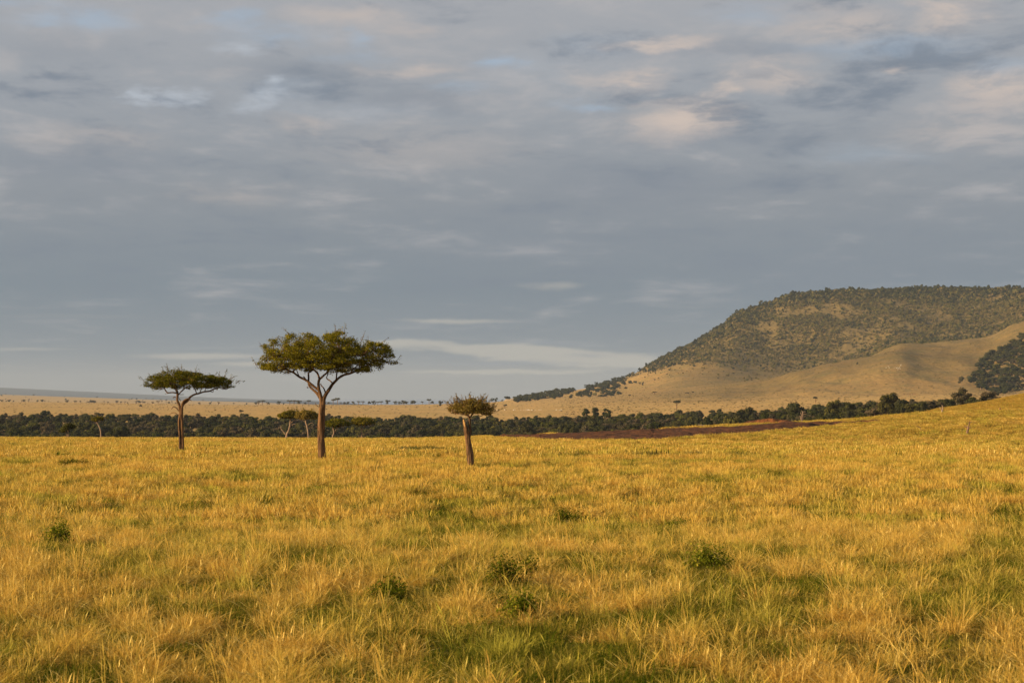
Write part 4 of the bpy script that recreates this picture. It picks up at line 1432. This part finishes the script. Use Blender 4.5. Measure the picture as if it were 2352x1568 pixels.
def ravine_label(px, py, wp):
    size = ' large tree' if wp > 10.8 else (' tree' if wp > 9.0 else ' small tree')
    up = ' at the top of the ravine' if py < 348 else (' in the middle of the ravine' if py < 374 else ' at the foot of the ravine')
    wh = ', on its left fringe' if px < 990 else (', well inside' if px < 1008 else ', near the picture edge')
    return size + up + wh


rav = [(p[0] / K2, p[1] / K2) for p in [(2400, 740), (2352, 772), (2300, 800), (2262, 822), (2246, 845), (2232, 862), (2236, 884), (2262, 900), (2284, 911), (2320, 908), (2400, 880)]]
n = 0
while n < 240:
    px, py = rg.uniform(970, 1040), rg.uniform(320, 398)
    if not inpoly(np.array([px]), np.array([py]), rav)[0]:
        continue
    h = hit(px, py + 1.5, 1000, 4400)
    if h is None:
        continue
    x, y, z = h
    w = rg.uniform(7.5, 12.5) / F * y
    k = int(rg.choice(10))
    k = k if k < 8 or rg.random() < .5 else 0
    s = w / 9.0
    place('ravine_tree', FOREST[k], x, y, s, rg.uniform(0, 6), FLAB[FKIND[k]].replace(' tree', '') + ravine_label(px, py, w * F / y), 'tree', 'trees filling the ravine at the right edge', s * .72)
    n += 1

# shrubs over the escarpment
SHR = [lobed_crown(860 + k, 3.4, 1.6, 1.4, 5, 34, 1.15, 0.9, True, [M['leaf_hill'], M['core']]) for k in range(6)]
SHG = [lobed_crown(880 + k, 3.6, 2.4, 2.2, 6, 40, 1.15, 0.9, True, [M['leaf_olive'], M['core']]) for k in range(2)]
SHD = [lobed_crown(885 + k, 3.6, 2.6, 2.4, 6, 44, 1.1, 0.9, True, [M['leaf_forest'], M['core']]) for k in range(3)]
ns = 130000
px = rg.uniform(590, 1110, ns)
yy = np.sqrt(rg.uniform(4150.0 ** 2, 5750.0 ** 2, ns))
xx = tanx(px) * yy
zz = zg(xx, yy)
py = HOR - (zz - CAMZ) / yy * F
dn = np.clip((D2(px) - py) / np.maximum(D2(px) - D1(px), 0.5), 0, 1)
clr = fbm(xx / 60.0, yy / 90.0, 91, 3)
dens = dn ** 1.5 * np.clip((clr - 0.28) * 4.0, 0.12, 1)
topz = np.clip((skyl(px) + 14 - py) / 10, 0, 1)
dens = np.maximum(dens, topz * dn)
dens = np.maximum(dens, 0.012 * (py < D2(px) + 8))
dens = dens * np.clip((px - 642) / 18, 0.07, 1)
keep = (rg.random(ns) < dens * 0.75)
xx, yy, zz, py, px, topz = xx[keep], yy[keep], zz[keep], py[keep], px[keep], topz[keep]
ns = len(xx)
print('shrubs', ns)
ssc = np.clip(0.62 * np.exp(rg.normal(0, 0.42, ns)), 0.25, 1.5) * (1 + 0.7 * topz * (rg.random(ns) < 0.35) * np.clip((px - 700) / 60, 0.3, 1))
kk = rg.integers(0, 6, ns)
dk = rg.random(ns) < (0.07 + 0.35 * topz)
kk = np.where(dk, 8 + rg.integers(0, 3, ns), kk)
kk = np.where(rg.random(ns) < 0.05, 6 + rg.integers(0, 2, ns), kk)
gn_scatter('hillside_shrubs', np.stack([xx, yy, zz - 0.3], 1), kk, np.stack([0 * xx, 0 * xx, rg.uniform(0, 6.28, ns)], 1), np.stack([ssc, ssc, ssc * 1.5], 1), SHR + SHG + SHD,
           label='brownish green shrubs covering the escarpment slope')
# dark tussocks dotted over far grassland
nt = 7000
px = np.where(rg.random(nt) < 0.35, rg.uniform(-20, 1040, nt), rg.uniform(560, 1040, nt))
yy = np.sqrt(rg.uniform(1850.0 ** 2, 5000.0 ** 2, nt))
xx = tanx(px) * yy
sc = rg.uniform(0.12, 0.36, nt)
gn_scatter('far_tussocks', np.stack([xx, yy, zg(xx, yy)], 1), rg.integers(0, 6, nt), np.stack([0 * xx, 0 * xx, rg.uniform(0, 6.28, nt)], 1), np.stack([sc * 1.5, sc * 1.5, sc * .7], 1), SHR,
           label='dark tussocks dotted over the far grassland')

# ------------------------------------------------------------------ dead trees, logs, mounds
def bare(name, label, cat, org, ppx, base, limbs, mat, seed, y0=100, y1=420, Yd=None, sides=8):
    bx, by = org[0] / 4.0 + base[0] / ppx, org[1] / 4.0 + base[1] / ppx
    h = hit(bx, by, y0, y1) if Yd is None else None
    if h is not None:
        X0, Y0, Z0 = h
    else:
        Y0 = Yd or 346.0
        X0 = float(tanx(bx, by)) * Y0
        Z0 = float(zg(X0, Y0))
    m = Y0 / F / ppx
    zoff = zat(by, Y0) - Z0
    V, Fc = [], []
    for li, limb in enumerate(limbs):
        P = [np.array([(p[0] - base[0]) * m, (p[3] if len(p) > 3 else 0) * m, (base[1] - p[1]) * m + zoff]) for p in limb]
        R = [p[2] * m * 1.35 for p in limb]
        if li == 0:
            P[0] = P[0] - np.array([0, 0, 0.3 + max(0, zoff)])
        Pc, Rc = catmull(P, R, 4)
        tube(Pc, Rc, sides, V, Fc, rough=0.2, seed=seed + li)
    o = bpy.data.objects.new(name, mesh_np(name, V, Fc, [M[mat]], smooth=True))
    o.location = (X0, Y0, Z0)
    link(o)
    tag(o, label, cat)
    return o


C9 = ((3400, 1500), 13.517)
bare('dead_tree', 'bare reddish dead snag with three antler like branches on the right slope', 'dead tree', *C9, (1580, 795),
     [[(1580, 797, 11), (1588, 750, 10), (1597, 712, 10), (1600, 695, 9)], [(1600, 700, 7), (1585, 695, 6, 5), (1562, 690, 5, 8), (1550, 680, 3, 8)], [(1600, 705, 7), (1612, 710, 5, -6), (1630, 700, 4, -10)],
      [(1598, 698, 7), (1606, 672, 6), (1614, 645, 5), (1618, 612, 2)], [(1614, 645, 4), (1630, 632, 3), (1645, 628, 2)]], 'deadwood', 1)
bare('dead_tree', 'pale forked dead stump on the grass crest before the right end of the forest', 'dead tree', *C9, (1243, 530),
     [[(1243, 532, 8), (1246, 495, 9), (1245, 468, 9)], [(1242, 470, 6), (1228, 445, 5), (1210, 425, 3)], [(1250, 470, 8), (1256, 440, 6), (1252, 415, 4), (1240, 398, 2)]], 'palebark', 2, Yd=347)
bare('fallen_branch', 'thin fallen forked branch lying in the grass on the right slope', 'fallen branch', *C9, (1000, 760),
     [[(1065, 765, 4), (1020, 752, 5), (985, 738, 5), (960, 730, 4)], [(960, 732, 4), (945, 742, 3), (920, 755, 2)], [(960, 730, 4), (948, 708, 3), (925, 690, 2), (902, 684, 2)]], 'deadwood', 3)
C8 = ((2800, 1500), 13.44)
bare('dead_tree', 'pale leafless small tree with tangled branches before the forest on the right', 'dead tree', *C8, (1370, 600),
     [[(1368, 602, 6), (1372, 560, 6), (1378, 520, 5), (1380, 480, 3)], [(1362, 600, 5), (1352, 570, 4), (1345, 540, 2)], [(1376, 530, 4), (1400, 520, 3), (1438, 514, 2)],
      [(1378, 510, 3), (1395, 488, 3), (1425, 490, 2)], [(1375, 545, 3), (1360, 520, 3), (1350, 492, 2)], [(1380, 500, 3), (1372, 478, 2), (1360, 470, 2)], [(1385, 590, 3), (1390, 540, 3), (1400, 505, 2)]],
     'palebark', 4, Yd=346)
C5 = ((2200, 1400), 13.44)
bare('fallen_tree', 'pale gnarled fallen trunk lying at the back of the turned brown earth', 'fallen tree', *C5, (2140, 1040),
     [[(2150, 1042, 10), (2140, 1020, 10), (2130, 1005, 6)], [(2150, 1035, 9), (2110, 1028, 8), (2070, 1012, 6), (2030, 1003, 4), (1990, 996, 3)], [(2110, 1030, 6), (2090, 1020, 5), (2060, 1030, 3)],
      [(2150, 1030, 7), (2170, 1015, 4)]], 'palebark', 5, Yd=349)


def mound(name, label, cat, px, py, wpx, hpx, mat, seed, y1=420):
    x, y, z = at_px(px, py, 40, y1, 346.0)
    m = y / F
    r = np.random.default_rng(seed)
    nth, nph = 28, 10
    V, Fc = [], []
    a, h = wpx * m / 2, hpx * m
    for i in range(nph + 1):
        f = i / nph
        for j in range(nth):
            th = 2 * math.pi * j / nth
            n_ = float(fbm(np.array(math.cos(th) * 1.6 + seed), np.array(math.sin(th) * 1.6 + f * 2.0), seed, 3))
            rr = (1 - f) ** 0.75 * (0.75 + 0.5 * n_)
            V.append((a * rr * math.cos(th), a * 0.6 * rr * math.sin(th), h * (f ** 0.75) * (0.8 + 0.4 * n_) - 0.05 * (1 - f) * 4))
    for i in range(nph):
        for j in range(nth):
            j2 = (j + 1) % nth
            Fc.append((i * nth + j, i * nth + j2, (i + 1) * nth + j2, (i + 1) * nth + j))
    o = bpy.data.objects.new(name, mesh_np(name, V, Fc, [M[mat]], smooth=False))
    o.location = (x, y, z - 0.1)
    link(o)
    tag(o, label, cat)
    return o


mound('termite_mound', 'low reddish brown termite mound showing above the grass on the right', 'termite mound', 889.5, 446.5, 9.5, 4.6, 'rock', 3)
mound('termite_mound', 'small brown earth mound on the green slope at the right edge', 'termite mound', 1000.0, 410.5, 4.4, 4.0, 'rock', 4)


# leafy bushes among the grass
def bush(name, label, px, py, wpx, hpx, seed, mat='leaf_bush', nq=900, qs=0.05):
    nq = int(nq * 2.0)
    x, y, z = at_px(px, py, 15, 420, 346.0)
    m = y / F
    r = np.random.default_rng(seed)
    root = bpy.data.objects.new(name, None)
    root.location = (x, y, z)
    link(root)
    tag(root, label, 'shrub')
    W, H = wpx * m / 2, hpx * m
    V, Fc, C, O = [], [], [], []
    nst = 14
    for i in range(nst):
        a = r.uniform(0, 6.28)
        rr = W * 1.2 * r.random() ** 0.8
        hh = H * r.uniform(0.4, 1.05) * (1 - 0.5 * (rr / (W * 1.2)) ** 2)
        tip = np.array([math.cos(a) * rr, math.sin(a) * rr, hh])
        Pc, Rc = catmull([np.array([tip[0] * .2, tip[1] * .2, -0.05]), tip * np.array([.55, .55, .5]), tip], [0.012, 0.009, 0.004], 4)
        tube(Pc, Rc, 4, V, Fc)
        k = nq // nst
        f = r.uniform(0.25, 1, k)
        base = np.array([np.interp(f * (len(Pc) - 1), np.arange(len(Pc)), Pc[:, j]) for j in range(3)]).T
        dv = r.normal(0, 1, (k, 3))
        C.append(base + dv * (H * 0.12 + 0.03))
        O.append(dv)
    LV, LF = quads(np.concatenate(C), max(qs, 1.1 * m), r, 0.4, np.concatenate(O) * .5, 0.8, 0.7)
    link(bpy.data.objects.new('stem', mesh_np('stem', V, Fc, [M['bark']], smooth=True)), root)
    link(bpy.data.objects.new('foliage', mesh_np('foliage', LV, LF, [M[mat]])), root)


bush('leafy_bush', 'bright green leafy bush in the foreground grass below the broken tree', 508, 590, 26, 34, 1, nq=1500)
bush('leafy_bush', 'smaller green bush leaning right beside the bright foreground bush', 527, 584, 18, 26, 2, nq=900)
bush('leafy_bush', 'low spreading green bush in front of the bright foreground bush', 520, 622, 34, 30, 3, nq=1400)
bush('leafy_bush', 'dark green tussock bush in the middle grass right of centre', 566, 527, 34, 18, 4, nq=1600)
bush('leafy_bush', 'large dark green bush in the right foreground grass', 706, 575, 42, 32, 5, nq=2000)
bush('leafy_bush', 'low wide green bush in the grass right of the dark tussock', 680, 530, 34, 12, 6, nq=1200)
bush('leafy_bush', 'dark tussock bush at the far left of the middle grass', 58, 548, 30, 26, 7, nq=1600)
bush('leafy_bush', 'green bush in the lower left centre of the foreground', 385, 600, 44, 24, 8, nq=1600)
bush('leafy_bush', 'dark long mound bush in the grass before the left acacia', 72, 467, 38, 8, 9, 'leaf_left', nq=1500)
bush('leafy_bush', 'tiny dark bush in the grass left of the left acacia trunk', 163.5, 448.5, 5, 5, 10, 'leaf_left', nq=300)
bush('leafy_bush', 'low green bush on the grass left of the termite mound', 735, 453.5, 16, 5, 11, 'leaf_left', nq=500)
bush('leafy_bush', 'low green bush in the grass under the reddish termite mound', 775, 457, 14, 5, 12, 'leaf_left', nq=500)


# ------------------------------------------------------------------ cattle far off
def cow_mesh(mat):
    me = bpy.data.meshes.new('cow')
    v = [(-0.85, 0, 1.15), (0, 0, 1.12), (0.8, 0, 1.2), (1.15, 0, 1.45), (1.5, 0, 1.25),
         (-0.8, .25, .6), (-0.8, .25, 0), (-0.8, -.25, .6), (-0.8, -.25, 0), (.7, .22, .6), (.7, .22, 0), (.7, -.22, .6), (.7, -.22, 0), (-1.1, 0, .8)]
    e = [(0, 1), (1, 2), (2, 3), (3, 4), (0, 5), (5, 6), (0, 7), (7, 8), (2, 9), (9, 10), (2, 11), (11, 12), (0, 13)]
    me.from_pydata(v, e, [])
    me.materials.append(M[mat])
    o = bpy.data.objects.new('cow', me)
    link(o)
    md = o.modifiers.new('skin', 'SKIN')
    rads = [.34, .40, .36, .2, .14, .13, .07, .13, .07, .12, .07, .12, .07, .04]
    for i, d in enumerate(me.skin_vertices[0].data):
        d.radius = (rads[i], rads[i])
        d.use_root = (i == 1)
    s = o.modifiers.new('smooth', 'SUBSURF')
    s.levels = s.render_levels = 1
    dg = bpy.context.evaluated_depsgraph_get()
    ev = bpy.data.meshes.new_from_object(o.evaluated_get(dg))
    bpy.data.objects.remove(o)
    return ev


CW, CD, CB = cow_mesh('cow_white'), cow_mesh('cow_dark'), cow_mesh('cow_brown')


def cows(lst, me, label, group, y0=1850, y1=4400, fb=3000):
    for (px, py) in lst:
        x, y, z = at_px(px, py, y0, y1, fb)
        o = bpy.data.objects.new('cow', me)
        o.scale = (0.8, 0.8, 0.8)
        o.location = (x, y, z)
        o.rotation_euler = (0, 0, rg.uniform(0, 6.28))
        link(o)
        tag(o, label, 'cow', group)


cows([(400 + c / 13.44, 410.0 + rg.uniform(-.3, .3)) for c in (1305, 1405, 1525, 1545, 1625, 1665, 1700, 1720, 1740, 1775, 1815, 1870, 1895, 2100, 2145, 2165)], CW,
     'tiny pale cow grazing in a line on the far plain right of the broken tree', 'pale cattle on the far plain')
cows([(550 + c / 13.44, 414.1) for c in (203, 232, 287, 320)], CD, 'tiny dark cow walking in a row just above the forest', 'dark cattle above the forest')
cows([(850 + c / 13.517, 394.4 + rg.uniform(-.3, .3)) for c in (725, 735, 775, 805, 818, 850, 862, 885)], CB, 'tiny brown cow in the herd on the plain below the grassy spur', 'brown cattle below the spur')
cows([(850 + c[0] / 13.517, 275 + c[1] / 13.517) for c in ((490, 1252), (518, 1236), (530, 1252), (610, 1248), (628, 1256), (645, 1252), (655, 1258), (672, 1250), (650, 1275), (685, 1222), (692, 1210), (678, 1266))], CW,
     'tiny pale cow in the cluster high on the grassy spur', 'pale cattle on the grassy spur')

# ------------------------------------------------------------------ air
def haze():
    x, y0, y1, z0, z1 = 30500.0, -60.0, 38200.0, -40.0, 420.0
    V = [(-x, y0, z0), (x, y0, z0), (x, y1, z0), (-x, y1, z0), (-x, y0, z1), (x, y0, z1), (x, y1, z1), (-x, y1, z1)]
    Fc = [(0, 3, 2, 1), (4, 5, 6, 7), (0, 1, 5, 4), (1, 2, 6, 5), (2, 3, 7, 6), (3, 0, 4, 7)]
    m = bpy.data.materials.new('air_haze')
    m.use_nodes = True
    N = NT(m.node_tree)
    out = N.n('ShaderNodeOutputMaterial')
    pv = N.n('ShaderNodeVolumePrincipled')
    pv.inputs['Color'].default_value = (0.54, 0.66, 0.84, 1)
    pv.inputs['Density'].default_value = 2.9e-5
    pv.inputs['Anisotropy'].default_value = 0.0
    N.link(pv.outputs[0], out.inputs['Volume'])
    o = bpy.data.objects.new('haze', mesh_np('haze', V, Fc, [m]))
    link(o)
    tag(o, kind='stuff')


haze()
